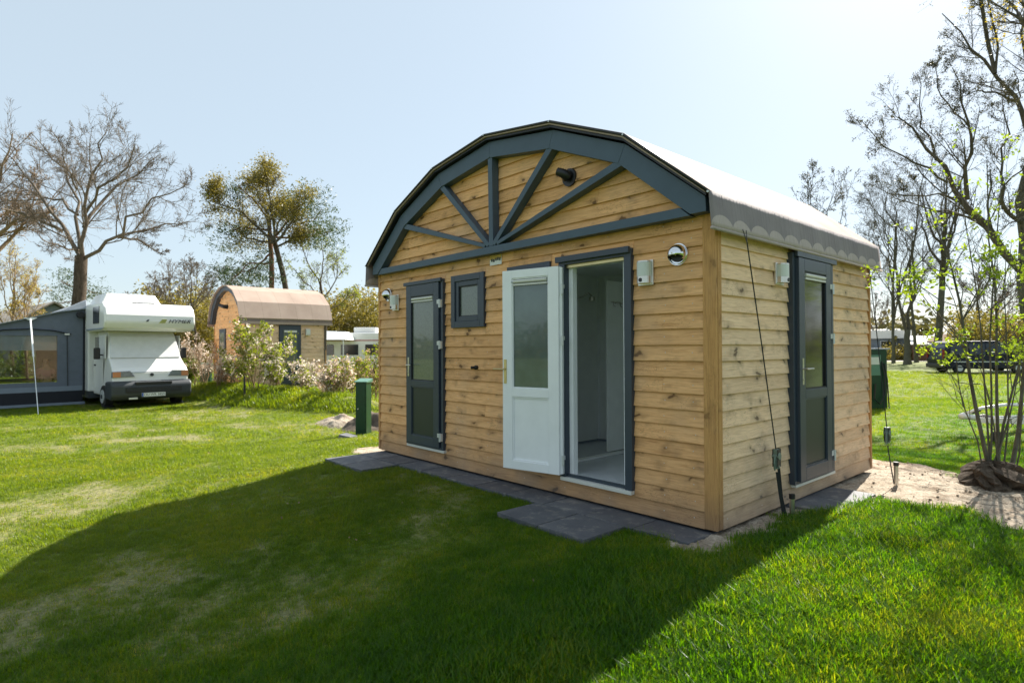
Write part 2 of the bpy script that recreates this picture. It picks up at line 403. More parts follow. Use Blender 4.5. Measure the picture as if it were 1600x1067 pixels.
def thing(name, label, cat, loc=(0, 0, 0), rotz=0, group=None):
    o = bpy.data.objects.new(name, None); C.objects.link(o); o.empty_display_size = .2
    o.location = tuple(float(q) for q in loc); o.rotation_euler = (0, 0, rotz); o['label'] = label; o['category'] = cat
    if group: o['group'] = group
    return o
def tag(o, label, cat, group=None):
    o['label'] = label; o['category'] = cat
    if group: o['group'] = group
    return o
def dup(o, parent=None):
    c = o.copy(); C.objects.link(c); c.parent = parent
    for ch in list(o.children): dup(ch, c)
    return c
def text(name, body, size, mat, parent, loc, rot, ext=.002, shear=0, sx=1):
    cu = bpy.data.curves.new(name, 'FONT'); cu.body = body; cu.size = size; cu.extrude = ext; cu.shear = shear
    cu.align_x = 'CENTER'; cu.align_y = 'CENTER'; cu.materials.append(mat)
    t_ = bpy.data.objects.new(name, cu); C.objects.link(t_)
    me = bpy.data.meshes.new_from_object(t_.evaluated_get(bpy.context.evaluated_depsgraph_get())); bpy.data.objects.remove(t_)
    o = bpy.data.objects.new(name, me); C.objects.link(o); o.parent = parent; o.location = loc; o.rotation_euler = rot; o.scale = (sx, 1, 1)
    return o

# ------------------------------------------------------------------ ground
W, L = 5.35, 3.63
CENTRE_DIP = .19
def smooth01(t): t = np.clip(t, 0, 1); return t*t*(3-2*t)
def gz(x, y):
    x = np.asarray(x, float); y = np.asarray(y, float)
    dx = np.maximum(np.maximum(-5.35-x, x-0.0), 0); dy = np.maximum(np.maximum(0-y, y-3.63), 0)
    d = np.hypot(dx, dy)
    z = -.065 - CENTRE_DIP*smooth01((d-.5)/3.2)
    z = z + .014*np.sin(x*1.3+.7*y)*np.cos(y*1.1-.4*x)*smooth01((d-.4)/1.5)
    # slight rise of the turf beside the bare sand at the near corner
    z = z + .05*np.exp(-(((x-.9)/.7)**2+((y-.7)/1.3)**2))
    # grassy bank in front of the second cabin
    for (ax, ay, bx, by, h, wd) in ((-20.6, 2.1, -15.2, 2.4, .42, 1.0), (-15.2, 2.4, -12.4, 3.3, .36, .85)):
        vx, vy = bx-ax, by-ay; LL = vx*vx+vy*vy
        t = np.clip(((x-ax)*vx+(y-ay)*vy)/LL, 0, 1); q = np.hypot(x-ax-t*vx, y-ay-t*vy)
        z = np.maximum(z, -.25+h*np.exp(-(q/wd)**2)*(1+.12*np.sin(x*2.3)))
    # raised pad of the second cabin
    q = np.maximum(np.maximum(-23.2-x, x+18.5), np.maximum(2.2-y, y-6.2))
    z = np.maximum(z, -.02-.25*smooth01(q/1.2)) if True else z
    return z
def gz1(x, y): return float(gz(x, y))
def axis_grid(c, near, far, s0):
    a = list(np.arange(c-near, c+near+1e-6, s0)); st = s0
    lo, hi = a[0], a[-1]
    while hi < c+far:
        st *= 1.14; hi += st; lo -= st; a.append(hi); a.insert(0, lo)
    return np.array(a)
gx = axis_grid(-8, 16, 520, .2); gy = axis_grid(1, 9, 520, .2)
X, Y = np.meshgrid(gx, gy); Z = gz(X, Y)
Z = Z - .12*((X > -5.25) & (X < -.1) & (Y > .1) & (Y < 3.5))
V = np.stack([X.ravel(), Y.ravel(), Z.ravel()], 1)
ny, nx = X.shape; ii = (np.arange(ny-1)[:, None]*nx+np.arange(nx-1)[None, :]).ravel()
lawn = npobj('lawn', V, np.stack([ii, ii+1, ii+1+nx, ii+nx], 1), M['ground'], kind='structure', smooth=True)

def inpoly(px, py, poly):
    ins = np.zeros(np.shape(px), bool); j = len(poly)-1
    for i in range(len(poly)):
        xi, yi = poly[i]; xj, yj = poly[j]
        c = ((yi > py) != (yj > py)) & (px < (xj-xi)*(py-yi)/(yj-yi+1e-12)+xi); ins ^= c; j = i
    return ins
SAND = [(-.55, -.18), (.02, -.42), (.25, -.2), (.22, .35), (.17, .98), (.24, 1.75), (.5, 2.1), (1.0, 2.42), (1.35, 2.3), (1.6, 2.1), (2.3, 2.2), (3.2, 3.0), (3.4, 5.5), (2.0, 5.6), (1.5, 4.9), (1.1, 4.4), (.93, 3.75), (.62, 4.35), (.2, 4.7), (-.3, 4.6), (-.3, -.1)]
SAND2 = [(-5.85, -.12), (-5.2, -.30), (-5.15, .35), (-5.3, 3.9), (-5.9, 3.6), (-7.0, 2.4), (-8.0, 1.9), (-8.0, 1.5), (-7.2, 1.35), (-6.1, 1.0), (-5.75, .45)]
def sandsheet(name, poly, step, rise, seed):
    P = np.array(poly); x0, y0 = P.min(0)-.2; x1, y1 = P.max(0)+.2
    xs = np.arange(x0, x1, step); ys = np.arange(y0, y1, step); X, Y = np.meshgrid(xs, ys)
    # signed distance to the outline
    d = np.full(X.shape, 9.)
    for i in range(len(poly)):
        ax, ay = poly[i]; bx, by = poly[(i+1) % len(poly)]; vx, vy = bx-ax, by-ay
        t = np.clip(((X-ax)*vx+(Y-ay)*vy)/(vx*vx+vy*vy+1e-9), 0, 1); d = np.minimum(d, np.hypot(X-ax-t*vx, Y-ay-t*vy))
    s = np.where(inpoly(X, Y, poly), d, -d)
    r = np.random.default_rng(seed)
    nz = sum(a*np.sin(X*f1+p1)*np.sin(Y*f2+p2) for a, f1, f2, p1, p2 in [(.006, 9, 7, 1, 2), (.005, 23, 19, 3, 1), (.004, 37, 43, 0, 5)])
    nz = nz + r.normal(0, .0035, X.shape)
    Zs = gz(X, Y)+rise+nz+.03*np.clip((s+.02)/.12, -2.5, 0)
    V = np.stack([X.ravel(), Y.ravel(), Zs.ravel()], 1); ny, nx = X.shape
    ii = (np.arange(ny-1)[:, None]*nx+np.arange(nx-1)[None, :]).ravel()
    keep = (s > -.16)[:-1, :-1].ravel(); ii = ii[keep]
    return npobj(name, V, np.stack([ii, ii+1, ii+1+nx, ii+nx], 1), M['sand'], kind='structure', smooth=True)
sandsheet('sand_ground', SAND, .025, .018, 1)
sandsheet('sand_ground', SAND2, .05, .016, 2)

# pavers: each its own stone
pav = bpy.data.objects.new('paved_path', None); C.objects.link(pav); pav['kind'] = 'structure'
PAV = []
def paver(x0, x1, y0, y1, dz=0, tilt=0):
    mb = MB(); t = random.uniform(-.004, .004); z = -.028+dz
    mb.hexa([(x0, y0, z-.05), (x1, y0, z-.05), (x1, y1, z-.05), (x0, y1, z-.05), (x0, y0, z+t), (x1, y0, z-t), (x1, y1, z), (x0, y1, z+t/2)])
    obj('paver', mb, M['paver'], pav, bevel=.004); PAV.append((x0, x1, y0, y1))
xs = [-5.30+.525*i for i in range(10)]
for i, x in enumerate(xs):
    paver(x+.006, x+.519, -.33, .17, random.uniform(-.003, .003))
for x in (xs[0], xs[1]-.0): paver(x+.006+.05*0, x+.519, -.845, -.337, -.006)
for x in (-1.695, -1.17): paver(x+.006, x+.519, -.845, -.337)
for i in range(2): paver(-.05, .42, 1.30+.525*i, 1.817+.525*i, .012)
SANDP = [SAND, SAND2]
def bare(x, y, m=0.0):
    b = (x > -5.33) & (x < -.02) & (y > 0) & (y < 3.63)
    jx = x+.07*np.sin(y*9+x*4)+.04*np.sin(y*23+1); jy = y+.07*np.sin(x*8+2)+.04*np.sin(x*21+y*5)
    for q in SANDP: b |= inpoly(jx, jy, q)
    def slabs(x, y):
        s = (x > -5.33) & (x < -.02) & (y > 0) & (y < 3.63)
        for (a, c, d, e) in PAV: s |= (x > a-.012) & (x < c+.012) & (y > d-.012) & (y < e+.012)
        return s
    w_ = .035+.03*np.sin(x*7+y*5)      # turf creeps over the outer edges of the slabs
    return b | (slabs(x+w_, y) & slabs(x-w_, y) & slabs(x, y+w_) & slabs(x, y-w_))

# small stones and soil clods on the sand
mb = MB()
for i in range(260):
    x = random.uniform(-.3, 2.2); y = random.uniform(-.4, 5)
    if not (inpoly(np.array([x]), np.array([y]), SAND)[0]) or (x < .02 and 0 < y < 3.65): continue
    if -.07 < x < .45 and 1.28 < y < 2.37: continue
    r = random.uniform(.006, .022); z = gz1(x, y)+.022
    p = [(x+r*math.cos(a+.3)*random.uniform(.6, 1), y+r*math.sin(a)*random.uniform(.6, 1.1), z) for a in (0, 1.57, 3.14, 4.71)]
    q = [(a*.6+x*.4, b*.6+y*.4, z+r*.8) for a, b, _ in p]
    mb.hexa(p+q)
obj('clods', mb, M['sand'], None, kind='stuff')

# ------------------------------------------------------------------ main cabin
cab = thing('sanitary_cabin', 'large pine-clad cabin with arched tan roof, blue-grey fan gable and open white door', 'cabin')
HOLES = [(-4.54, -3.68, .18, 2.335), (-3.52, -2.88, 1.707, 2.346), (-2.475, -1.815, 1.707, 2.346), (-1.685, -.797, .185, 2.35)]
SHOLES = [(1.354, 2.345, .16, 2.355)]
fr = lambda u, o, z: (u, -o, z)
sd = lambda u, o, z: (o, u, z)
lf = lambda u, o, z: (-W-o, u, z)
bk = lambda u, o, z: (u, L+o, z)
def board(fn, u0, u1, z0, z1, mat, u2=None, u3=None, name='board'):
    u2 = u0 if u2 is None else u2; u3 = u1 if u3 is None else u3
    j = random.uniform(-.0015, .0015); p0, p1, b = -.002+j, -.023+j, -.036
    mb = MB().hexa([fn(u0, p0, z0), fn(u1, p0, z0), fn(u1, b, z0), fn(u0, b, z0), fn(u2, p1, z1), fn(u3, p1, z1), fn(u3, b, z1), fn(u2, b, z1)])
    mb.add([fn(u0, p0, z0), fn(u1, p0, z0), fn(u1, p0-.002, z0-.004), fn(u0, p0-.002, z0-.004)], [(0, 1, 2, 3)])
    return obj(name, mb, mat, cab)
def segs(u0, u1, z0, z1, holes, cuts):
    out = [(u0, u1)]
    for a, b, c, d in holes:
        if c < z1-.02 and d > z0+.02:
            n = []
            for s, e in out:
                if b <= s or a >= e: n.append((s, e)); continue
                if a > s: n.append((s, a))
                if b < e: n.append((b, e))
            out = n
    for c in cuts:
        out = [q for s, e in out for q in (((s, c-.0015), (c+.0015, e)) if s+.1 < c < e-.1 else ((s, e),))]
    return out
PITCH = .1345
def fill(fn, z0, z1, holes, mat):
    """the cut boards that remain under and over an opening"""
    for a, b, c, d in holes:
        if not (c < z1-.02 and d > z0+.02): continue
        if c > z0+.015: board(fn, a, b, z0, c, mat)
        if d < z1-.015: board(fn, a, b, d, z1, mat)
ARCH = [(-5.33, 2.646), (-4.552, 3.26), (-3.67, 3.63), (-2.675, 3.77), (-1.68, 3.63), (-.798, 3.26), (-.02, 2.646)]
def arch_x(z, off=.10):
    """x limits of the gable at height z"""
    r = [(x, zz-off) for x, zz in ARCH]
    if z <= r[0][1]: return -W+.04, -.04
    for i in range(3):
        (xa, za), (xb, zb) = r[i], r[i+1]
        if za <= z <= zb:
            x = xa+(xb-xa)*(z-za)/(zb-za); return x, -W-x
    return None
for k in range(28):
    z0 = .003+PITCH*k if k else 0.0; z1 = .003+PITCH*(k+1)+.004
    if z0 < 2.56:
        cuts = [-4.53]
        cuts += {3: [-2.2], 8: [-.5], 16: [-.33], 17: [-3.2, -1.4], 18: [-2.4], 5: [-2.9], 12: [-3.05]}.get(k, [])
        for a, b in segs(-W+.045, -.112, z0, min(z1, 2.56), HOLES, cuts): board(fr, a, b, z0, z1, M['wood_x'])
        fill(fr, z0, z1, HOLES, M['wood_x'])
    else:
        e0, e1 = arch_x(z0), arch_x(z1)
        if e0 is None: continue
        if e1 is None: e1 = (-2.68, -2.67)
        cuts = [-4.53] if k < 22 else []
        cuts.append({19: -1.9, 20: -3.4, 21: -1.2, 22: -3.0, 23: -2.2}.get(k, -9))
        xs_ = sorted([e0[0]]+[c for c in cuts if e0[0]+.25 < c < e0[1]-.25]+[e0[1]])
        for i in range(len(xs_)-1):
            a, b = xs_[i]+.0015, xs_[i+1]-.0015
            a2 = e1[0] if i == 0 else a; b2 = e1[1] if i == len(xs_)-2 else b
            board(fr, a, b, z0, z1, M['wood_x'], a2, b2)
for k in range(19):
    z0 = .003+PITCH*k if k else 0.0; z1 = .003+PITCH*(k+1)+.004
    for a, b in segs(.10, L-.05, z0, z1, SHOLES, {2: [.8], 9: [3.0], 15: [.7]}.get(k, [])): board(sd, a, b, z0, z1, M['wood_y'])
    fill(sd, z0, z1, SHOLES, M['wood_y'])
    board(lf, .05, L-.05, z0, z1, M['wood_y']); board(bk, -W+.05, -.05, z0, z1, M['wood_x'])
for (x0, x1, y0, y1) in ((-.112, 0, 0, .032), (-.030, 0, .037, .10), (-W, -W+.045, 0, .05), (-.05, .004, L-.05, L), (-W, -W+.05, L-.05, L)):
    obj('corner_post', MB().box(x0, x1, y0, y1, 0, 2.56), M['wood_z'], cab, bevel=.005)
# structural core behind the boards
def core(fn, u0, u1, z0, z1, holes, d0, d1):
    us = sorted({u0, u1, *[h[0]+.01 for h in holes], *[h[1]-.01 for h in holes]}); zs = sorted({z0, z1, *[h[2]+.01 for h in holes], *[h[3]-.01 for h in holes]})
    mb = MB()
    for i in range(len(us)-1):
        for j in range(len(zs)-1):
            uc, zc = (us[i]+us[i+1])/2, (zs[j]+zs[j+1])/2
            if any(h[0] < uc < h[1] and h[2] < zc < h[3] for h in holes): continue
            p = [fn(us[i], d0, zs[j]), fn(us[i+1], d0, zs[j]), fn(us[i+1], d1, zs[j]), fn(us[i], d1, zs[j])]
            q = [fn(us[i], d0, zs[j+1]), fn(us[i+1], d0, zs[j+1]), fn(us[i+1], d1, zs[j+1]), fn(us[i], d1, zs[j+1])]
            mb.hexa(p+q)
    return mb
mbc = core(fr, -W+.04, -.04, .01, 2.55, HOLES, -.0365, -.11)
obj('wall_core', mbc, M['core'], cab)
obj('wall_core', core(sd, .04, L-.04, .01, 2.55, SHOLES, -.0365, -.10), M['core'], cab)
mb = MB().box(-W+.0365, -W+.10, .04, L-.04, .01, 2.55).box(-W+.1, -.1, L-.10, L-.0365, .01, 2.55)
g = [(x, z-.02) for x, z in ARCH]+[(-.05, 2.551), (-5.30, 2.551)]
mb.prism(g, lambda u, v, d: (u, d, v), .0365, .09); mb.prism(g, lambda u, v, d: (u, d, v), L-.08, L-.01)
mb.box(-W+.1, -.1, .1, L-.1, .01, .12)
obj('wall_core', mb, M['core'], cab)
# fascia arch, beam, spokes, each a board of its own
FO = [(-5.326, 2.646), (-4.552, 3.26), (-3.67, 3.63), (-2.675, 3.77), (-1.68, 3.63), (-.798, 3.26), (-.024, 2.646)]
FI = [(-5.10, 2.5985), (-4.473, 3.105), (-3.61, 3.458), (-2.675, 3.594), (-1.74, 3.458), (-.877, 3.105), (-.25, 2.5985)]
yf = lambda u, v, d: (u, d, v)
for i in range(6):
    if i == 0: poly = [(-5.332, 2.527), (-5.19, 2.527), FI[0], FI[1], FO[1], FO[0]]
    elif i == 5: poly = [(-.018, 2.527), FO[6], FO[5], FI[5], FI[6], (-.16, 2.527)]
    else: poly = [FO[i], FI[i], FI[i+1], FO[i+1]]
    cx = sum(p[0] for p in poly)/len(poly); cz = sum(p[1] for p in poly)/len(poly)
    poly = [(cx+(x-cx)*.998, cz+(z-cz)*.998) for x, z in poly]
    obj('fascia_board', MB().prism(poly, yf, -.10, .004), M['fascia'], cab, bevel=.002)
obj('cross_beam', MB().prism([(-5.185, 2.517), (-.165, 2.517), (-.26, 2.597), (-5.09, 2.597)], yf, -.095, .004), M['fascia'], cab, bevel=.002)
HUBC = (-2.66, 2.60)
for j, i in enumerate((1, 2, 3, 4, 5)):
    a = np.array(HUBC)+np.array([(-.11, .0), (-.05, .0), (0, 0), (.04, 0), (.10, 0)][j]); b = np.array(FI[i])
    d = (b-a)/np.linalg.norm(b-a); n = np.array([-d[1], d[0]])*.036
    a = a+np.array([0, .0]); poly = [tuple(a-n), tuple(b-n+d*.05), tuple(b+n+d*.05), tuple(a+n)]
    poly = [(x, max(z, 2.598)) for x, z in poly]
    obj('spoke', MB().prism(poly, yf, -.088-.002*j, .004), M['fascia'], cab, bevel=.002)
# roof: battens, fabric cover, skirts
RO = [(-5.395, 2.668), (-4.59, 3.325), (-3.69, 3.70), (-2.675, 3.84), (-1.66, 3.70), (-.76, 3.325), (.045, 2.668)]
RI = [(-5.36, 2.66), (-4.57, 3.295), (-3.68, 3.665), (-2.675, 3.805), (-1.67, 3.665), (-.78, 3.295), (.01, 2.66)]
mb = MB()
for i in range(6):
    mb.prism([RI[i], RI[i+1], RO[i+1], RO[i]], yf, -.17, 3.80)
obj('roof_cover', mb, M['roof'], cab)
mb = MB()
for i in range(6):
    a, b = np.array(RI[i]), np.array(RI[i+1]); dn = np.array([0, -.024])
    mb.prism([tuple(a+dn), tuple(b+dn), tuple(b), tuple(a)], yf, -.15, 3.76)
obj('roof_decking', mb, M['black'], cab)
mb = MB().tube([(x, -.172, z-.01) for x, z in RO], .014, 8)
obj('roof_edge_hem', mb, M['black'], cab, smooth=True)
mb = MB()
for x, z in RO: mb.cyl((x, -.188, z-.012), (0, 1, 0), .009, .01, 8)
obj('hem_cap', mb, M['alu'], cab)
for s in (0, 1):
    mb = MB(); n = 60; rows = 7
    for i in range(n+1):
        y = -.17+3.97*i/n
        for j in range(rows):
            t = j/(rows-1); x = .047+.03*t+(.008*math.sin(y*11)+.006*math.sin(y*23+2))*t*(1-.4*t); z = 2.672-.29*t
            mb.v.append((x if s else -W-x, y, z))
    for i in range(n):
        for j in range(rows-1):
            a = i*rows+j; mb.f.append((a, a+1, a+1+rows, a+rows))
    o = obj('roof_skirt', mb, M['skirt'], cab, smooth=True); sm = o.modifiers.new('s', 'SOLIDIFY'); sm.thickness = .004
    x = .072 if s else -W-.072
    obj('skirt_pole', MB().tube([(x, -.175, 2.375), (x, 3.805, 2.375)], .014, 8), M['skirt'], cab, smooth=True)
# doors and windows --------------------------------------------------------
def ringframe(mb, fn, u0, u1, z0, z1, t, d0, d1, tb=None, tt=None):
    tb = t if tb is None else tb; tt = t if tt is None else tt
    def bx(a, b, c, d): mb.hexa([fn(a, d0, c), fn(b, d0, c), fn(b, d1, c), fn(a, d1, c), fn(a, d0, d), fn(b, d0, d), fn(b, d1, d), fn(a, d1, d)])
    bx(u0, u0+t, z0, z1); bx(u1-t, u1, z0, z1); bx(u0+t, u1-t, z1-tt, z1)
    if tb: bx(u0+t, u1-t, z0, z0+tb)
    return mb
def slab(mb, fn, u0, u1, z0, z1, d0, d1):
    return mb.hexa([fn(u0, d0, z0), fn(u1, d0, z0), fn(u1, d1, z0), fn(u0, d1, z0), fn(u0, d0, z1), fn(u1, d0, z1), fn(u1, d1, z1), fn(u0, d1, z1)])
def hinge(fn, u, z, d, parent):
    mb = slab(MB(), fn, u-.05, u+.0, z+.0, z+.05, d, d-.03)
    mb.tube([fn(u+.012, d+.004, z-.05), fn(u+.012, d+.004, z+.055)], .012, 8)
    slab(mb, fn, u+.0245, u+.036, z-.045, z+.05, d+.004, d-.03)
    return obj('hinge', mb, M['alu'], parent)
def handle(fn, u, z, d, dirn, parent, mat):
    mb = slab(MB(), fn, u-.016, u+.016, z-.15, z+.10, d+.006, d)
    mb.tube([fn(u, d, z), fn(u, d+.045, z), fn(u+.02*dirn, d+.052, z), fn(u+.12*dirn, d+.052, z)], .0085, 8)
    mb.cyl(fn(u, d, z-.10), (fn(0, 1, 0)[0]-fn(0, 0, 0)[0], fn(0, 1, 0)[1]-fn(0, 0, 0)[1], 0), .009, .012, 8)
    return obj('door_handle', mb, mat, parent, smooth=False)
def door_leaf(fn, u0, u1, z0, z1, d, thick, st, rail, top, bot, mats, name, label, hinge_u=None, hinge_z=(), hand=None, back=None, hmat='steel'):
    """frame with glass over a solid panel; rail=(z low, z high)"""
    mf, mp, mg = mats
    mb = ringframe(MB(), fn, u0, u1, z0, z1, st, d, d-thick, tb=bot, tt=top)
    slab(mb, fn, u0+st, u1-st, rail[0], rail[1], d, d-thick)
    lead = obj(name, mb, mf, cab, bevel=.004, label=label)
    obj('lower_panel', slab(MB(), fn, u0+st+.001, u1-st-.001, z0+bot+.001, rail[0]-.001, d-.02, d-thick+.015), mp, lead)
    bead = ringframe(MB(), fn, u0+st+.001, u1-st-.001, z0+bot+.001, rail[0]-.001, .012, d-.008, d-.019)
    obj('panel_bead', bead, mf, lead)
    obj('glass', slab(MB(), fn, u0+st+.001, u1-st-.001, rail[1]+.001, z1-top-.001, d-.024, d-thick+.02), mg, lead)
    bead = ringframe(MB(), fn, u0+st+.001, u1-st-.001, rail[1]+.001, z1-top-.001, .010, d-.01, d-.023)
    obj('glazing_bead', bead, M['black'] if mf is not M['white_pvc'] else mf, lead)
    cz = z1-top
    mbv = MB().tube([fn(u0+st+.02, d-.008, cz-.035), fn(u1-st-.02, d-.008, cz-.035)], .018, 10)
    slab(mbv, fn, u0+st+.015, u1-st-.015, cz-.078, cz-.060, d+.004, d-.022)
    obj('vent_grille', mbv, M['cream'], lead)
    return lead
# left dark door
L1 = obj('door_frame', ringframe(MB(), fr, -4.54, -3.68, .18, 2.335, .045, .03, -.09, tb=.03), M['anthracite'], cab, bevel=.003)
obj('drip_cap', slab(MB(), fr, -4.56, -3.69, 2.300, 2.347, .062, .0305), M['anthracite'], L1, bevel=.004)
obj('door_sill', slab(MB(), fr, -4.52, -3.66, .150, .1795, .035, -.05), M['cream'], L1)
d1 = door_leaf(fr, -4.50, -3.745, .205, 2.298, .052, .06, .115, (.955, 1.04), .15, .11, (M['anthracite'], M['door_dark'], M['frost']), 'door', 'closed dark door with frosted upper glass, left end of the front')
for z in (2.02, 1.50, .34): hinge(fr, -3.725, z, .056, d1)
handle(fr, -4.44, 1.24, .052, 1, d1, M['steel'])
# small window and its twin behind the open door
def window(u0, u1, z0, z1, lab):
    f = obj('window_frame', ringframe(MB(), fr, u0, u1, z0, z1, .075, .022, -.06), M['anthracite'], cab, bevel=.004, label=lab)
    obj('sash', ringframe(MB(), fr, u0+.076, u1-.076, z0+.076, z1-.076, .06, .006, -.05), M['anthracite'], f, bevel=.004)
    obj('glass', slab(MB(), fr, u0+.137, u1-.137, z0+.137, z1-.137, -.02, -.035), M['frost'], f)
    obj('glazing_bead', ringframe(MB(), fr, u0+.137, u1-.137, z0+.137, z1-.137, .009, -.006, -.0195), M['black'], f)
    return f
window(-3.52, -2.88, 1.707, 2.346, 'small square dark window beside the dark door')
window(-2.475, -1.815, 1.707, 2.346, 'dark window half hidden behind the open white door')
# main doorway
F2 = obj('door_frame', ringframe(MB(), fr, -1.685, -.797, .185, 2.35, .08, .03, -.05, tb=0, tt=.07), M['anthracite'], cab, bevel=.003)
obj('drip_cap', slab(MB(), fr, -1.70, -.80, 2.305, 2.362, .065, .0305), M['anthracite'], F2, bevel=.004)
obj('inner_frame', ringframe(MB(), fr, -1.604, -.881, .185, 2.279, .052, -.035, -.10, tb=.0, tt=.03), M['white_pvc'], F2, bevel=.003)
obj('brass_weather_strip', slab(MB(), fr, -1.60, -.882, 2.250, 2.279, -.0, -.034), M['brass'], F2)
obj('door_sill', slab(MB(), fr, -1.66, -.80, .150, .184, .045, -.05), M['cream'], F2, bevel=.003)
obj('threshold', slab(MB(), fr, -1.60, -.88, .185, .212, -.0, -.032), M['anthracite'], F2)
obj('strike_plate', slab(slab(slab(MB(), fr, -.940, -.9335, 1.05, 1.45, -.05, -.07), fr, -.940, -.9335, 1.98, 2.06, -.05, -.07), fr, -.940, -.9335, .60, .70, -.05, -.07), M['brass'], F2)
aa = R(12.8); hx, hy = -1.655, -.062
def od(u, o, z):   # open door: u from hinge outwards, o towards the photographer
    c, s_ = math.cos(aa), math.sin(aa)
    return (hx-c*u+(s_)*o*1.0, hy-s_*u-c*o, z)
d2 = door_leaf(lambda u, o, z: od(u, o, z), -.02, .665, .205, 2.268, .035, .07, .12, (.955, 1.045), .085, .09, (M['white_pvc'], M['white_pvc'], M['glass_door']), 'door', 'white door swung wide open against the front wall')
mbx = slab(MB(), od, -.045, -.021, .215, 2.258, .010, -.03); obj('door_edge_seal', mbx, M['white_pvc'], d2)
handle(od, .628, 1.24, .035, 1, d2, M['brass'])
for z in (2.04, 1.53, .35):
    mb = MB().tube([od(-.055, .02, z-.05), od(-.055, .02, z+.05)], .014, 8)
    slab(mb, fr, -1.675, -1.60, z+.005, z+.045, .052, .031); obj('hinge', mb, M['alu'], d2)
gr = MB()
for i in range(14):
    u = .13+.43*i/14; slab(gr, od, u, u+.022, 2.140, 2.150, .0375, .028)
obj('grille_slots', gr, M['bluegrey'], d2)
# side door
F3 = obj('door_frame', ringframe(MB(), sd, 1.354, 2.345, .16, 2.355, .05, .04, -.09, tb=.03), M['anthracite'], cab, bevel=.003)
obj('drip_cap', slab(MB(), sd, 1.38, 2.36, 2.312, 2.367, .075, .0405), M['anthracite'], F3, bevel=.004)
obj('door_sill', slab(MB(), sd, 1.37, 2.34, .135, .1595, .045, -.05), M['cream'], F3)
d3 = door_leaf(sd, 1.405, 2.19, .185, 2.305, .075, .07, .13, (.96, 1.05), .12, .125, (M['anthracite'], M['door_dark'], M['glass_dark']), 'door', 'closed narrow dark door in the shaded side wall')
for z in (2.05, 1.54, .34): hinge(sd, 2.215, z, .078, d3)
handle(sd, 1.47, 1.25, .075, 1, d3, M['steel'])
# lamps and vents ----------------------------------------------------------
def lamp(fn, u0, z0, wd, ht, lab):
    b = obj('wall_lamp', slab(MB(), fn, u0, u0+wd, z0, z0+ht, .012, -.01), M['steel'], cab, bevel=.004, label=lab)
    r = wd*.40; cu = u0+wd*.5
    def arc(za, zb, mat, nm):
        mb = MB(); n = 12
        pts = [(cu+r*math.cos(math.pi*i/n), .012+.055*math.sin(math.pi*i/n)+.02*(0 < i < n)) for i in range(n+1)]
        for (a, o), (c, q) in zip(pts[:-1], pts[1:]):
            mb.hexa([fn(a, o, za), fn(c, q, za), fn(c, .010, za), fn(a, .010, za), fn(a, o, zb), fn(c, q, zb), fn(c, .010, zb), fn(a, .010, zb)])
        return obj(nm, mb, mat, b)
    arc(z0+ht*.36, z0+ht*.9, M['opal'], 'lamp_shade'); arc(z0+ht*.08, z0+ht*.355, M['steel'], 'sensor_housing'); arc(z0+ht*.905, z0+ht*.96, M['steel'], 'lamp_cap')
    obj('sensor_eye', MB().cyl(fn(cu, .078, z0+ht*.2), (fn(0, 1, 0)[0]-fn(0, 0, 0)[0], fn(0, 1, 0)[1]-fn(0, 0, 0)[1], 0), .018, .012, 10), M['black'], b)
lamp(fr, -.735, 2.0, .16, .22, 'steel wall lamp with opal glass right of the open doorway')
lamp(fr, -4.93, 1.99, .16, .22, 'steel wall lamp with opal glass left of the dark door')
lamp(sd, 1.06, 2.03, .17, .20, 'steel wall lamp beside the side door')
def ballvent(u, z, r, lab):
    v = obj('vent_flange', MB().cyl(fr(u, -.012, z), (0, -1, 0), r*1.12, .018, 24), M['chrome'], cab, label=lab)
    mb = MB(); n, mm = 20, 10; idx = {}
    for i in range(mm+1):
        th = math.pi/2*i/mm
        for j in range(n):
            ph = 2*math.pi*j/n; idx[i, j] = len(mb.v)
            mb.v.append(fr(u+r*math.cos(th)*math.cos(ph), .006+r*1.05*math.sin(th), z+r*math.cos(th)*math.sin(ph)))
    for i in range(mm):
        for j in range(n):
            th = math.pi/2*(i+.5)/mm; ph = 2*math.pi*(j+.5)/n
            dz, do = math.cos(th)*math.sin(ph), math.sin(th)
            if do > .12 and dz < -.18 and abs(math.cos(th)*math.cos(ph)) < .78: continue
            mb.f.append((idx[i, j], idx[i+1, j], idx[i+1, (j+1) % n], idx[i, (j+1) % n]))
    o = obj('vent_hood', mb, M['chrome'], v, smooth=True); sm = o.modifiers.new('s', 'SOLIDIFY'); sm.thickness = .003
    obj('vent_throat', MB().cyl(fr(u, .006, z), (0, -1, 0), r*.8, .012, 20), M['black'], v)
ballvent(-.335, 2.235, .082, 'chrome ball vent near the front right corner')
ballvent(-5.055, 2.225, .082, 'chrome ball vent at the left end of the front')
# black pipe cowl in the gable
v = obj('gable_vent', MB().cyl(fr(-1.555, -.012, 3.145), (0, -1, 0), .088, .022, 24), M['black'], cab, label='black ribbed pipe cowl high in the gable')
mb = MB(); pts = []; rs = []
for i in range(13):
    t = i/12; a = t*R(62)
    pts.append((-1.56-.10*(1-math.cos(a))*1.2, -.02-.085*math.sin(a), 3.15+.05*t)); rs.append((.052 if i % 2 else .060)*(1-.3*t))
mb.tube(pts, rs, 16); obj('cowl_pipe', mb, M['black'], v, smooth=True)
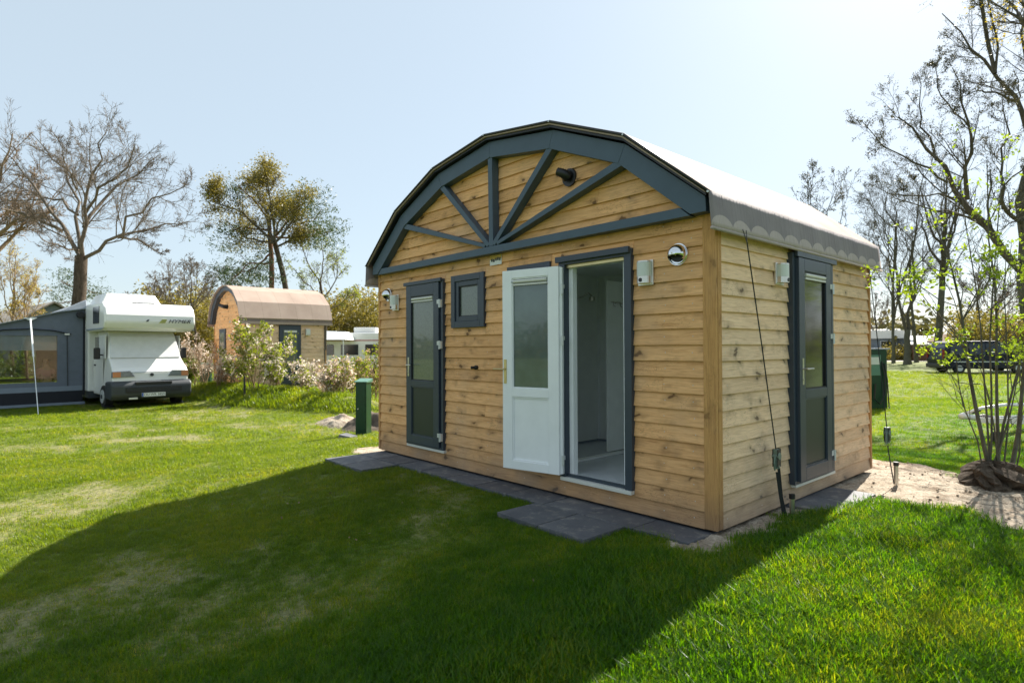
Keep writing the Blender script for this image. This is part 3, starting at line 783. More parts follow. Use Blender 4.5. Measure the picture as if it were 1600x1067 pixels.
# black spout, label plate, socket
v = obj('wall_spout', MB().cyl((-3.04, .008, 1.232), (0, -1, 0), .026, .03, 12), M['black'], cab, label='small black pipe stub between the doors')
obj('spout_tip', MB().cyl((-3.04, -.0, 1.232), (-.5, -1, 0), .017, .07, 10), M['black'], v)
v = obj('maker_label', MB().box(-2.785, -2.585, -.0035, .004, 2.400, 2.512), M['plate'], cab, label='small yellow and white label plate under the gable beam')
mb = MB().box(-2.782, -2.588, -.0055, -.0036, 2.462, 2.510); obj('yellow_print', mb, M['yellow_print'], v)
mb = MB()
for i, (a, b, c, d) in enumerate(((-2.76, -2.735, 2.440, 2.475), (-2.725, -2.70, 2.434, 2.468), (-2.685, -2.665, 2.446, 2.478), (-2.655, -2.63, 2.45, 2.484), (-2.62, -2.60, 2.442, 2.478))):
    mb.box(a, b, -.0075, -.0056, c, d)
obj('dark_print', mb, M['grey_bumper'], v)
v = obj('wall_mark', ringframe(MB(), sd, 1.03, 1.14, .47, .53, .008, .003, -.02), M['ink'], cab, label='small black stamped mark low on the side wall')
mb = MB()
for i in range(5): slab(mb, sd, 1.045+.018*i, 1.055+.018*i, .482, .52-.006*(i % 2), .002, -.02)
obj('mark_letters', mb, M['ink'], v)
# nails
mb = MB()
for k in range(19):
    z = .04+PITCH*k+.03
    for x in list(np.arange(-5.2, -.1, .59))+[-.2]:
        x += random.uniform(-.015, .015)
        if any(h[0]-.02 < x < h[1]+.02 and h[2] < z < h[3] for h in HOLES): continue
        mb.add([(x+.0048*math.cos(a), .0075, z+.0048*math.sin(a)) for a in np.arange(6)*1.047], [(5, 4, 3, 2, 1, 0)])
    for y in np.arange(.18, 3.6, .59):
        y += random.uniform(-.015, .015)
        if 1.33 < y < 2.36: continue
        mb.add([(-.0075, y+.0048*math.cos(a), z+.0048*math.sin(a)) for a in np.arange(6)*1.047], [(0, 1, 2, 3, 4, 5)])
obj('nail_heads', mb, M['cream'], cab, kind='stuff')
# room behind the open door
RX0, RX1, RY0, RY1, RZ0, RZ1 = -2.80, -.30, .115, 1.93, .20, 2.42
rm = obj('room_floor', MB().box(RX0, RX1, RY0-.08, RY1, RZ0-.03, RZ0), M['room_floor'], cab)
obj('room_wall', MB().box(RX0-.03, RX0, RY0, RY1, RZ0, RZ1), M['white_room'], cab)
obj('room_wall', MB().box(RX0, RX1, RY1, RY1+.03, RZ0, RZ1), M['white_room'], cab)
obj('room_wall', MB().box(RX1, RX1+.03, RY0, RY1, RZ0, RZ1), M['white_room'], cab)
obj('room_wall', MB().box(RX0, -1.69, RY0-.004, RY0+.02, RZ0, RZ1).box(-.79, RX1, RY0-.004, RY0+.02, RZ0, RZ1).box(-1.69, -.79, RY0-.004, RY0+.02, 2.36, RZ1), M['white_room'], cab)
obj('room_ceiling', MB().box(RX0-.03, RX1+.03, RY0, RY1+.03, RZ1, RZ1+.03), M['white_room'], cab)
sk = MB().box(RX0, RX0+.008, RY0+.02, RY1, RZ0, RZ0+.025).box(RX0+.008, RX1, RY1-.008, RY1, RZ0, RZ0+.025); obj('skirting', sk, M['bluegrey'], cab)
obj('floor_curb', MB().box(-2.03, -1.95, RY0+.02, RY1-.01, RZ0, RZ0+.028), M['white_room'], cab, bevel=.01)
obj('corner_trim', MB().box(RX0, RX0+.018, RY1-.018, RY1, RZ0+.026, RZ1), M['white_pvc'], cab)
pt = obj('shower_partition', MB().box(-2.0, -1.975, 1.10, RY1-.01, RZ0+.05, 2.24), M['white_room'], cab, bevel=.002)
mb = MB().box(-1.974, -1.966, 1.16, 1.66, 1.985, 2.0)
obj('hook_rail', mb, M['steel'], pt)
for i in range(4):
    y = 1.2+.12*i
    obj('coat_hook', MB().tube([(-1.967, y, 2.0), (-1.93, y, 1.975), (-1.915, y, 1.99)], .007, 6).tube([(-1.967, y, 1.99), (-1.95, y, 1.945), (-1.93, y, 1.94)], .006, 6), M['steel'], pt)
bs = obj('wash_basin', MB().box(-1.973, -1.70, 1.38, 1.75, .93, 1.10), M['white_pvc'], cab, bevel=.02)
obj('tap', MB().tube([(-1.95, 1.56, 1.10), (-1.95, 1.56, 1.2), (-1.88, 1.56, 1.21), (-1.86, 1.56, 1.18)], .01, 8), M['steel'], bs)
obj('pipe', MB().cyl((-1.93, 1.42, .76), (0, 0, 1), .014, .17, 8).cyl((-1.93, 1.42, .62), (0, 0, 1), .02, .05, 8), M['steel'], bs)
obj('shower_head', MB().tube([(-2.79, 1.5, 2.1), (-2.6, 1.5, 2.16), (-2.55, 1.5, 2.12)], .012, 8).cyl((-2.55, 1.5, 2.06), (0, 0, 1), .04, .05, 12), M['steel'], cab)
# dark shell behind the other openings so they read as closed rooms
obj('room_wall', MB().box(-4.6, RX0-.05, .6, .64, .12, 2.5), M['white_room'], cab)

# tie-down straps ----------------------------------------------------------
def ribbon(mb, pts, wd, side):
    side = Vector(side)*wd/2; pts = [Vector(p) for p in pts]; nrm = Vector((0, 0, 1))
    for a, b in zip(pts[:-1], pts[1:]):
        t = (b-a).normalized().cross(side).normalized()*.0015
        mb.hexa([a-side-t, a+side-t, a+side+t, a-side+t, b-side-t, b+side-t, b+side+t, b-side+t])
    return mb
def strap(label, top, rat, bot, twin):
    t = thing('tie_down_strap', label, 'strap', (0, 0, 0), group='tie-down straps of the cabin roof')
    top, rat, bot = Vector(top), Vector(rat), Vector(bot)
    d = (rat-top).normalized()
    mb = MB().tube([top+Vector((-.02, -.03, .02)), top+Vector((0, 0, -.09))], .003, 6).tube([top+Vector((-.02, .03, .02)), top+Vector((0, 0, -.09))], .003, 6)
    obj('eyelet_loop', mb, M['black'], t)
    obj('rope', ribbon(MB(), [top+Vector((0, 0, -.085)), (top+rat)/2+Vector((0, 0, -.015)), rat], .010, (.6, .8, 0)), M['strap'], t)
    rb = rat+Vector((0, .02, -.19))
    mb = MB().box(-.018, .018, -.026, .026, -.17, 0); mb.cyl((-.03, 0, -.06), (1, 0, 0), .032, .06, 12).tube([(0, -.03, -.05), (0, -.045, -.12), (0, -.035, -.18)], .008, 6).cyl((-.025, 0, -.15), (1, 0, 0), .015, .05, 8)
    mb.v = [(x+rat.x, y+rat.y+.01, z+rat.z+.01) for x, y, z in mb.v]
    obj('ratchet', mb, M['ratchet'], t, bevel=.003)
    mb = MB().box(.019, .024, -.03, .034, -.15, .0); mb.box(-.024, -.019, -.03, .034, -.15, .0)
    mb.v = [(x+rat.x, y+rat.y+.01, z+rat.z+.01) for x, y, z in mb.v]; obj('ratchet_plate', mb, M['black'], t)
    mb = ribbon(MB(), [rb, (rb+bot)/2+Vector((0, -.008, .0)), bot], .03 if twin else .012, (.6, .8, 0))
    if twin: ribbon(mb, [rb+Vector((0, .03, .03)), (rb+bot)/2+Vector((0, .018, -.03)), bot+Vector((.01, .01, .0))], .025, (.6, .8, 0))
    obj('lower_strap', mb, M['strap'], t)
    return t
strap('black tie-down strap with green ratchet in front of the side wall near the corner', (.10, .33, 2.40), (.105, .815, .56), (.11, .95, -.03), True)
strap('black tie-down rope with ratchet at the far end of the side wall', (.10, 3.30, 2.37), (.36, 2.92, .58), (.405, 2.98, -.02), False)
def peg(label, x, y, h):
    z = gz1(x, y); p = thing('ground_peg', label, 'peg', (x, y, z), group='steel pegs holding the tie-downs')
    obj('shaft', MB().cyl((0, 0, -.1), (0, 0, 1), .021, .1+h, 10), M['steel'], p); obj('cap', MB().cyl((0, 0, h), (0, 0, 1), .026, .04, 10), M['black'], p)
peg('steel ground peg at the foot of the strap nearer the corner', .16, 1.0, .17)
peg('steel ground peg standing in the sand by the far rope', .42, 3.0, .24)
# ------------------------------------------------------------------ trees (vectorised)
def unit(a): return a/(np.linalg.norm(a, axis=-1, keepdims=True)+1e-9)
def grow(r, p0, d0, ln, ra, n=5, wig=.25, up=.15, end=.35):
    """branches as polylines: (B,n,3) points and (B,n) radii"""
    B = len(p0); P = np.zeros((B, n, 3)); P[:, 0] = p0; d = unit(d0); st = (ln/(n-1))[:, None]
    for i in range(1, n):
        d = unit(d+r.normal(0, wig, (B, 3))+np.array([0, 0, up])); P[:, i] = P[:, i-1]+d*st
    t = np.linspace(0, 1, n)[None]; return P, ra[:, None]*(1-(1-end)*t)
def kids(r, P, Rr, m, t0, t1, ang, lf, rf, ln):
    B, n, _ = P.shape; t = r.uniform(t0, t1, (B, m)); f = t*(n-1); i = np.minimum(f.astype(int), n-2); w_ = (f-i)[..., None]
    b = np.arange(B)[:, None]; p = P[b, i]*(1-w_)+P[b, i+1]*w_; tan = unit(P[b, i+1]-P[b, i])
    q = unit(np.cross(tan, r.normal(0, 1, (B, m, 3)))); a = r.uniform(*ang, (B, m))[..., None]
    d = tan*np.cos(a)+q*np.sin(a); rr = Rr[b, i]*rf
    l = ln[:, None]*lf*(1.15-.6*t)*r.uniform(.7, 1.2, (B, m))
    return p.reshape(-1, 3), d.reshape(-1, 3), l.ravel(), rr.ravel()
def tubes(P, Rr, sides):
    B, n, _ = P.shape; T = np.empty_like(P); T[:, 1:-1] = P[:, 2:]-P[:, :-2]; T[:, 0] = P[:, 1]-P[:, 0]; T[:, -1] = P[:, -1]-P[:, -2]; T = unit(T)
    ref = np.where(np.abs(T[:, :1, 2:3]) < .8, np.array([0, 0, 1.]), np.array([1., 0, 0])); U = unit(np.cross(T, np.broadcast_to(ref, T.shape))); Wv = np.cross(T, U)
    a = np.arange(sides)*2*np.pi/sides
    V = P[:, :, None]+(U[:, :, None]*np.cos(a)[None, None, :, None]+Wv[:, :, None]*np.sin(a)[None, None, :, None])*Rr[:, :, None, None]
    base = (np.arange(B)[:, None, None]*n+np.arange(n-1)[None, :, None])*sides; k = np.arange(sides)[None, None]; k2 = (k+1) % sides
    Fq = np.stack([base+k, base+k2, base+sides+k2, base+sides+k], -1).reshape(-1, 4)
    return V.reshape(-1, 3), Fq
def merge(parts):
    Vs, Fs, o = [], [], 0
    for V, Fq in parts: Vs.append(V); Fs.append(Fq+o); o += len(V)
    return np.concatenate(Vs), np.concatenate(Fs)
def leaves(r, c, size, aspect=.6, flat=0, droop=None):
    n = len(c); a = r.normal(0, 1, (n, 3)); a[:, 2] *= (1-flat) if flat else 1; a = unit(a)
    if droop is not None: a = unit(a+np.array([0, 0, droop]))
    b = unit(np.cross(a, r.normal(0, 1, (n, 3)))); s = size*r.uniform(.6, 1.3, (n, 1)); a = a*s; b = b*s*aspect
    V = np.stack([c-a, c-b*.9+a*.1, c+a, c+b*.9+a*.1], 1).reshape(-1, 3); Fq = np.arange(n*4).reshape(-1, 4); return V, Fq
def ontips(r, P, m, spread, tmin=.3):
    B, n, _ = P.shape; t = r.uniform(tmin, 1, (B, m))*(n-1); i = np.minimum(t.astype(int), n-2); w_ = (t-i)[..., None]; b = np.arange(B)[:, None]
    return (P[b, i]*(1-w_)+P[b, i+1]*w_).reshape(-1, 3)+r.normal(0, spread, (B*m, 3))
def resample(pts, n):
    p = np.array(pts, float); s = np.r_[0, np.cumsum(np.linalg.norm(np.diff(p, axis=0), axis=1))]; t = np.linspace(0, s[-1], n)
    q = np.stack([np.interp(t, s, p[:, k]) for k in range(3)], 1)
    return q
def tree(name, label, base, trunk, limbs, lv, tw, mats, group=None, seed=1, foliage=(), sides=8, cat='tree'):
    """trunk: (points, r0, r1); limbs: list of (points, r0, r1); lv: levels of (count, t0, t1, ang, lenf, radf, wig, up)"""
    r = np.random.default_rng(seed); base = np.array(base, float)
    t = thing(name, label, cat, base, 0, group)
    tp, r0, r1 = trunk; n = 9; P = resample(tp, n)-base; P[1:-1] += r.normal(0, r0*.12, (n-2, 3))
    rad = np.linspace(r0, r1, n); rad[0] *= 1.35; rad[1] *= 1.08
    V, Fq = tubes(P[None], rad[None], 12); npobj('trunk', V, Fq, mats[0], t, smooth=True)
    LP, LR = [], []
    n = 9
    for pts, a, b in limbs:
        q = resample(pts, n)-base; Lq = np.linalg.norm(q[-1]-q[0]); q[1:] += r.normal(0, Lq*.012, (n-1, 3)); LP.append(q); LR.append(np.linspace(a, b, n)**1.0)
    P = np.array(LP); Rr = np.array(LR); ln = np.linalg.norm(np.diff(P, axis=1), axis=2).sum(1)
    parts = [tubes(P, Rr, sides)]; last = P
    for k, (cnt, t0, t1, ang, lf, rf, wig, up) in enumerate(lv):
        p, d, l, ra = kids(r, P, Rr, cnt, t0, t1, ang, lf, rf, ln); ra = np.maximum(ra, tw)
        P, Rr = grow(r, p, d, l, ra, 5 if k < len(lv)-1 else 4, wig, up); Rr = np.maximum(Rr, tw*.7); ln = l
        parts.append(tubes(P, Rr, 5 if k == 0 else 3)); last = P
    V, Fq = merge(parts); npobj('crown', V, Fq, mats[1], t, smooth=True)
    for (nm, m, sp, size, asp, mat, tmin) in foliage:
        c = ontips(r, last, m, sp, tmin) if m >= 1 else ontips(r, last[r.random(len(last)) < m], 1, sp, tmin)
        V, Fq = leaves(r, c, size, asp); npobj(nm, V, Fq, mat, t)
    return t
def pxl(D, pts, dd=0):
    out = []
    for i, q in enumerate(pts):
        d = D+(dd*i/(max(1, len(pts)-1)) if not callable(dd) else dd(i)); out.append(at(q[0], q[1], d))
    return out
LV = [(10, .15, 1, (.4, 1.0), .42, .40, .16, .08), (8, .12, 1, (.4, 1.0), .45, .5, .2, .08), (9, .12, 1, (.4, 1.0), .55, .6, .22, .06)]
def pxs(D, pts, dd=0): return pxl(D, [(x, 400-(400-y)*.80 if y < 400 else y) for x, y in pts], dd)
# big bare tree left
gb = gz1(-27.2, -1.3)
b0 = at(122, 560, 24); b0[2] = gb
tree('bare_oak_tree', 'big leafless spreading tree rising behind the motorhome and tent', b0,
     ([b0, at(123, 470, 24), at(126, 425, 24), at(127, 400, 24)], .27, .22),
     [(pxs(24, [(126, 402), (100, 355), (68, 292), (35, 235), (5, 190)], 1.5), 0.086, 0.014), (pxs(24, [(98, 352), (60, 330), (25, 312), (0, 305)], -2), 0.075, 0.021),
      (pxs(24, [(124, 402), (122, 330), (118, 275), (95, 225), (50, 160)], 2), 0.075, 0.014), (pxs(24, [(129, 402), (132, 330), (133, 275), (152, 215), (165, 150)], -1.5), 0.086, 0.014),
      (pxs(24, [(134, 402), (158, 378), (184, 362), (190, 335), (230, 300), (290, 262)], -2), 0.075, 0.014), (pxs(24, [(184, 363), (215, 368), (255, 398)], 1), 0.053, 0.014),
      (pxs(24, [(188, 364), (240, 345), (305, 332)], 2.5), 0.053, 0.014), (pxs(24, [(131, 345), (150, 310), (178, 270), (212, 238), (250, 205)], 2.5), 0.075, 0.014),
      (pxs(24, [(131, 322), (158, 270), (196, 230), (215, 185)], -3), 0.060, 0.014), (pxs(24, [(122, 320), (95, 290), (60, 285), (20, 260)], 3), 0.053, 0.014),
      (pxs(24, [(120, 270), (100, 215), (90, 165)], -2), 0.038, 0.010), (pxs(24, [(124, 390), (90, 380), (60, 360)], -3), 0.045, 0.014)],
     LV, .0065, (M['bark'], M['twig']), seed=3)
b0 = at(-45, 560, 26); b0[2] = gz1(b0[0], b0[1])
tree('budding_tree', 'tree with tan buds whose trunk stands outside the left edge', b0, ([b0, at(-40, 480, 26), at(-32, 410, 26)], .3, .22),
     [(pxl(26, [(-32, 412), (-5, 370), (30, 340), (75, 330)]), .13, .02), (pxl(26, [(-32, 412), (-20, 330), (-5, 270), (20, 210)]), .13, .02), (pxl(26, [(-30, 410), (0, 395), (40, 345), (60, 290)], 2), .1, .02), (pxl(26, [(-32, 410), (-60, 300), (-50, 220)], 2), .13, .02)],
     LV, .009, (M['bark'], M['twig_tan']), seed=5, foliage=[('buds', .8, .03, .045, .5, M['twig_tan'], .4)])
# pine and oak pair in the middle
def pine_foliage(r, centres, n_per, rad, flat):
    c = np.repeat(centres, n_per, 0)+r.normal(0, 1, (len(centres)*n_per, 3))*np.array([rad, rad, rad*flat]); return c
b0 = at(424, 560, 36); b0[2] = -.25
pt_ = tree('pine_tree', 'tall pine with dark needles, reddish trunk, behind the small cabin', b0, ([b0, at(423, 470, 36), at(424, 400, 36), at(420, 340, 36)], .2, .12),
     [(pxl(36, [(424, 395), (400, 420), (370, 425)]), .07, .03), (pxl(36, [(422, 380), (450, 345), (480, 325), (490, 305)], 2), .08, .03), (pxl(36, [(422, 370), (470, 372), (515, 362)], 1), .07, .03),
      (pxl(36, [(421, 360), (380, 355), (355, 362)]), .07, .03), (pxl(36, [(420, 345), (395, 310), (370, 290)], -1), .07, .03), (pxl(36, [(424, 410), (390, 412), (365, 432)], -2), .06, .02), (pxl(36, [(460, 350), (490, 345), (500, 330)], 0), .05, .02)],
     [(6, .35, 1, (.5, 1.1), .32, .5, .15, .05), (4, .3, 1, (.5, 1.1), .5, .6, .2, .05)], .012, (M['bark_pine'], M['bark_pine']), seed=8)
r = np.random.default_rng(81)
cc = np.array([at(x, y, 36+r.uniform(-1.6, 1.6)) for x, y in [(365, 362), (350, 365), (358, 385), (372, 378), (478, 300), (488, 298), (465, 310), (484, 318), (492, 330), (500, 345), (515, 360), (508, 352), (498, 368), (518, 365), (480, 345), (488, 372), (470, 335), (505, 380), (368, 430), (380, 425), (395, 418), (360, 415), (352, 432), (405, 412), (398, 435), (415, 400), (374, 290), (366, 300), (385, 440), (370, 445), (408, 430), (425, 435), (440, 320), (450, 335)]])-np.array(pt_.location)
c = pine_foliage(r, cc, 34, .55, .5)
c = pine_foliage(r, c, 9, .13, .7)
V, Fq = leaves(r, c, .10, .26); npobj('needles', V, Fq, M['pine_leaf'], pt_)
b0 = at(456, 560, 35.5); b0[2] = -.25
tree('olive_oak_tree', 'leaning oak with olive brown spring buds beside the pine', b0, ([b0, at(450, 470, 35.5), at(440, 420, 35.5), at(428, 375, 35.5)], .2, .14),
     [(pxl(35, [(428, 378), (405, 355), (375, 330), (340, 318)]), .09, .02), (pxl(35, [(428, 376), (415, 330), (400, 295), (385, 275)], 1), .09, .02), (pxl(35, [(429, 376), (425, 330), (420, 290), (415, 262)], -1), .09, .02),
      (pxl(35, [(431, 378), (455, 350), (470, 320), (480, 310)], -1), .08, .02), (pxl(35, [(434, 385), (465, 370), (490, 360)], 1), .07, .02), (pxl(35, [(428, 376), (440, 335), (452, 318)], 2), .07, .02), (pxl(35, [(430, 380), (385, 372), (355, 345)], 2), .06, .02), (pxl(35, [(418, 300), (412, 270), (420, 258)], 0), .04, .01), (pxl(35, [(345, 320), (335, 300), (342, 282)], 0), .03, .01)],
     [(10, .15, 1, (.4, 1.1), .36, .5, .2, .06), (7, .15, 1, (.4, 1.1), .45, .6, .25, .06), (5, .15, 1, (.4, 1.1), .5, .6, .25, .05)], .010, (M['bark'], M['twig_dark']), seed=11,
     foliage=[('foliage', 7, .24, .058, .6, M['oak_bud'], .05)])
b0 = at(512, 570, 38); b0[2] = -.25
tree('birch_tree', 'light yellow-green birch right of the pine', b0, ([b0, at(508, 500, 38), at(500, 440, 38)], .12, .07),
     [(pxl(38, [(500, 445), (480, 410), (470, 375)]), .05, .015), (pxl(38, [(500, 445), (505, 400), (500, 370)], 1), .05, .015), (pxl(38, [(504, 470), (530, 430), (525, 395)], -1), .05, .015), (pxl(38, [(504, 465), (475, 440), (455, 415)]), .04, .015), (pxl(38, [(507, 490), (540, 470), (556, 455)]), .04, .015)],
     [(9, .1, 1, (.4, 1.0), .42, .5, .2, .08), (6, .1, 1, (.4, 1.0), .5, .6, .25, .03), (4, .1, 1, (.4, 1.0), .5, .6, .25, 0)], .009, (M['bark'], M['twig']), seed=13,
     foliage=[('foliage', 3, .07, .045, .6, M['yg_leaf'], .2)])
b0 = at(120, 575, 45); b0[2] = -.25
sp_ = tree('small_pine_tree', 'small dark pine seen low behind the big bare trunk', b0, ([b0, at(119, 500, 45), at(118, 430, 45)], .2, .1),
     [(pxl(45, [(118, 450), (95, 440)]), .05, .02), (pxl(45, [(118, 445), (140, 455), (158, 460)]), .05, .02), (pxl(45, [(118, 470), (85, 475)]), .05, .02)], [(5, .3, 1, (.5, 1.1), .4, .5, .2, .05)], .02, (M['bark_pine'], M['bark_pine']), seed=15)
r = np.random.default_rng(82)
cc = np.array([at(x, y, 45+r.uniform(-1, 1)) for x, y in [(98, 432), (108, 428), (118, 430), (100, 445), (130, 440), (140, 452), (150, 458), (155, 460), (85, 462), (95, 464), (135, 462), (110, 450), (120, 470), (92, 450)]])-np.array(sp_.location)
c = pine_foliage(r, pine_foliage(r, cc, 22, .5, .5), 8, .15, .7); V, Fq = leaves(r, c, .10, .25); npobj('needles', V, Fq, M['pine_leaf'], sp_)
def small_tree(name, label, px, D, topy, spread, seed, mats, fol=None, group=None, tw=.009, r0=.1):
    b = at(px, 560, D); b[2] = gz1(b[0], b[1]); r = np.random.default_rng(seed)
    H = at(px, topy, D)[2]-b[2]; tp = b+np.array([r.uniform(-.04, .04)*H, r.uniform(-.04, .04)*H, H*.62])
    limbs = []
    for i in range(7):
        f = r.uniform(.35, 1); s = b+(tp-b)*f; a = i*2.4+r.uniform(-.3, .3); rr = spread*r.uniform(.5, 1)
        e = s+np.array([math.cos(a)*rr, math.sin(a)*rr, H*(1.0-f*.62)*r.uniform(.45, .95)]); mid = (s+e)/2+np.array([math.cos(a), math.sin(a), 0])*rr*.15
        limbs.append(([s, mid, e], r0*.5*(1.2-f*.5), r0*.12))
    limbs.append(([tp, tp+np.array([.02*H, 0, H*.36])], r0*.5, r0*.1))
    return tree(name, label, b, ([b, (b+tp)/2+r.normal(0, .02*H, 3)*np.array([1, 1, 0]), tp], r0, r0*.55), limbs,
         [(7, .15, 1, (.35, .9), .42, .36, .15, .1), (6, .12, 1, (.4, 1), .45, .45, .2, .06), (4, .2, 1, (.4, 1), .55, .6, .2, .04)], tw, mats, group, seed, fol or [])
small_tree('young_birch_tree', 'slim tree with ochre buds at the left edge behind the beige roof', 20, 38, 385, 1.5, 21, (M['bark'], M['twig_tan']), [('foliage', 2, .08, .04, .6, M['yellow_leaf'], .2)])
small_tree('young_birch_tree', 'thin ochre-budded sapling over the awning tent', 44, 30, 430, .9, 22, (M['bark'], M['twig_tan']), [('foliage', 2, .05, .03, .6, M['yellow_leaf'], .2)], r0=.06)
small_tree('bare_tree', 'thin leafless tree right of the motorhome roof', 262, 48, 400, 2.2, 23, (M['bark'], M['twig']), tw=.014)
small_tree('bare_tree', 'low leafless tree left of the pine', 300, 42, 400, 2.2, 24, (M['bark'], M['twig']), tw=.013)
small_tree('budding_tree', 'grey-green budding tree showing over the right end of the tan roof', 1278, 32, 268, 2.4, 25, (M['bark_grey'], M['twig_dark']), [('buds', 2, .06, .04, .6, M['dark_bud'], .2)], tw=.011)
small_tree('bare_tree', 'bare tree behind the roof end, second from it', 1322, 36, 340, 2.0, 26, (M['bark_grey'], M['twig_dark']), [('buds', 1, .06, .035, .6, M['dark_bud'], .2)], tw=.009)
small_tree('slender_tree', 'slender leaning bare trunk nearest the cabin back corner', 1396, 60, 280, 2.6, 27, (M['bark_grey'], M['twig_dark']), [('buds', 1, .06, .035, .6, M['dark_bud'], .2)], group=None, tw=.009, r0=.15)
small_tree('slender_tree', 'bare tree in front of the pale sheds with ivy-green foot', 1464, 58, 260, 3.2, 28, (M['bark_grey'], M['twig_dark']), [('buds', 2, .06, .035, .6, M['dark_bud'], .2)], tw=.009, r0=.36)
small_tree('slender_tree', 'thin bare trunk between the forked tree and the thick one', 1432, 62, 350, 2.4, 29, (M['bark_grey'], M['twig_dark']), None, tw=.009, r0=.18)
# forked tree
b0 = at(1418, 572, 56); b0[2] = -.25
tree('forked_tree', 'tree forking low into two bare stems, in front of the pale sheds', b0, ([b0, at(1418, 545, 56), at(1418, 515, 56)], .30, .24),
     [(pxl(56, [(1416, 518), (1407, 480), (1402, 430), (1400, 370), (1385, 300)]), .14, .035), (pxl(56, [(1420, 518), (1425, 470), (1428, 420), (1432, 350), (1440, 270)]), .14, .035), (pxl(56, [(1402, 430), (1380, 400), (1365, 360)], 2), .06, .02), (pxl(56, [(1428, 420), (1455, 390), (1480, 350)], -2), .07, .02), (pxl(56, [(1401, 400), (1375, 340), (1350, 300)], -2), .06, .02)],
     LV, .010, (M['bark_grey'], M['twig_dark']), seed=31, foliage=[('buds', 1, .05, .035, .6, M['dark_bud'], .2)])
# big tree at the right edge
b0 = at(1700, 700, 15); b0[2] = gz1(b0[0], b0[1])
tree('alder_tree', 'thick-limbed alder with dark buds filling the top right', b0,
     ([b0, at(1668, 600, 15), at(1612, 460, 15), at(1606, 340, 15), at(1625, 200, 15)], .36, .24),
     [(pxl(15, [(1598, 425), (1560, 375), (1530, 350), (1512, 320), (1480, 285), (1455, 240), (1398, 178)], .8), 0.108, 0.013), (pxl(15, [(1512, 312), (1508, 280), (1520, 240), (1515, 180), (1490, 110)], -.6), 0.054, 0.008),
      (pxl(15, [(1604, 350), (1575, 335), (1562, 312), (1572, 280), (1600, 262)], -.8), 0.061, 0.014), (pxl(15, [(1565, 315), (1560, 270), (1575, 210), (1565, 150)], .6), 0.036, 0.008), (pxl(15, [(1612, 250), (1590, 160), (1555, 115), (1520, 85), (1480, 20)], 1), 0.072, 0.010),
      (pxl(15, [(1505, 308), (1460, 305), (1400, 306), (1360, 290)], 1.2), 0.025, 0.007), (pxl(15, [(1480, 285), (1430, 255), (1380, 230), (1345, 190)], -1), 0.029, 0.007), (pxl(15, [(1462, 250), (1440, 190), (1435, 120)], 1.2), 0.029, 0.007), (pxl(15, [(1590, 160), (1540, 140), (1500, 150)], -1), 0.029, 0.007),
      (pxl(15, [(1555, 115), (1560, 60), (1540, 0), (1530, -40)], 0), 0.032, 0.007), (pxl(15, [(1620, 210), (1600, 110), (1595, 20), (1570, -40)], -1), 0.050, 0.010), (pxl(15, [(1555, 115), (1530, 0), (1512, -150), (1492, -340)], 1), .045, .03), (pxl(15, [(1622, 205), (1612, 0), (1590, -200), (1575, -420)], 1), .12, .05), (pxl(15, [(1515, 200), (1470, 150), (1460, 95)], .5), 0.022, 0.007)],
     [(10, .12, 1, (.4, 1.0), .34, .36, .18, .12), (8, .12, 1, (.4, 1.1), .42, .5, .25, .1), (6, .15, 1, (.4, 1.1), .5, .6, .25, .06)], .0036, (M['bark_grey'], M['twig_dark']), seed=35,
     foliage=[('buds', 3, .03, .020, .55, M['dark_bud'], .15)])
b0 = at(1640, 700, 11); b0[2] = gz1(b0[0], b0[1])
tree('yellow_budding_tree', 'branches with hanging yellow leaves at the top right corner', b0, ([b0, at(1660, 400, 11), at(1670, 100, 11)], .12, .07),
     [(pxl(11, [(1670, 150), (1620, 60), (1570, 10), (1530, -10)]), .04, .008), (pxl(11, [(1668, 120), (1640, 60), (1600, 40), (1560, 35)], .5), .03, .008)],
     [(8, .3, 1, (.4, 1.0), .35, .5, .2, -.02), (5, .2, 1, (.4, 1.1), .5, .6, .25, -.1)], .003, (M['bark_grey'], M['twig_dark']), seed=36, foliage=[('foliage', 6, .05, .024, .5, M['yellow_leaf'], .2)])
# multi-stem bush at the right
b0 = at(1552, 765, 6.5); b0[2] = gz1(b0[0], b0[1])
BD = 6.5
stems = [([(1552, 758), (1530, 665), (1514, 580), (1505, 505), (1492, 430), (1470, 375), (1446, 308)], .024, .005), ([(1560, 765), (1560, 680), (1556, 600), (1558, 530), (1556, 450), (1545, 380), (1542, 250)], .019, .004), ([(1572, 768), (1590, 690), (1598, 600), (1606, 520), (1612, 400)], .026, .008), ([(1538, 752), (1528, 690), (1500, 620), (1494, 560), (1490, 500)], .009, .003),
         ([(1556, 745), (1566, 670), (1585, 600), (1604, 520), (1615, 430)], .016, .005), ([(1548, 748), (1542, 650), (1536, 570), (1530, 480), (1508, 345), (1500, 280)], .012, .003), ([(1530, 772), (1548, 735), (1566, 690), (1580, 640), (1596, 560)], .013, .004), ([(1562, 755), (1553, 660), (1540, 600), (1520, 540)], .009, .003),
         ([(1566, 750), (1576, 660), (1574, 560), (1570, 470), (1572, 380)], .010, .003), ([(1545, 755), (1552, 640), (1545, 560), (1550, 470), (1563, 300), (1575, 180)], .012, .003), ([(1504, 500), (1525, 470), (1545, 440), (1552, 395)], .008, .003), ([(1500, 480), (1470, 470), (1420, 435), (1365, 432)], .006, .002), ([(1532, 600), (1500, 600), (1460, 560), (1440, 520)], .005, .002),
         ([(1506, 520), (1488, 460), (1470, 430), (1440, 440)], .005, .002), ([(1580, 755), (1592, 720), (1597, 640), (1590, 560)], .009, .003)]
bush = thing('hazel_bush', 'multi-stemmed bush with bright young leaves growing from a dark root clump', 'bush', b0)
r = np.random.default_rng(40); P = []; Rr = []
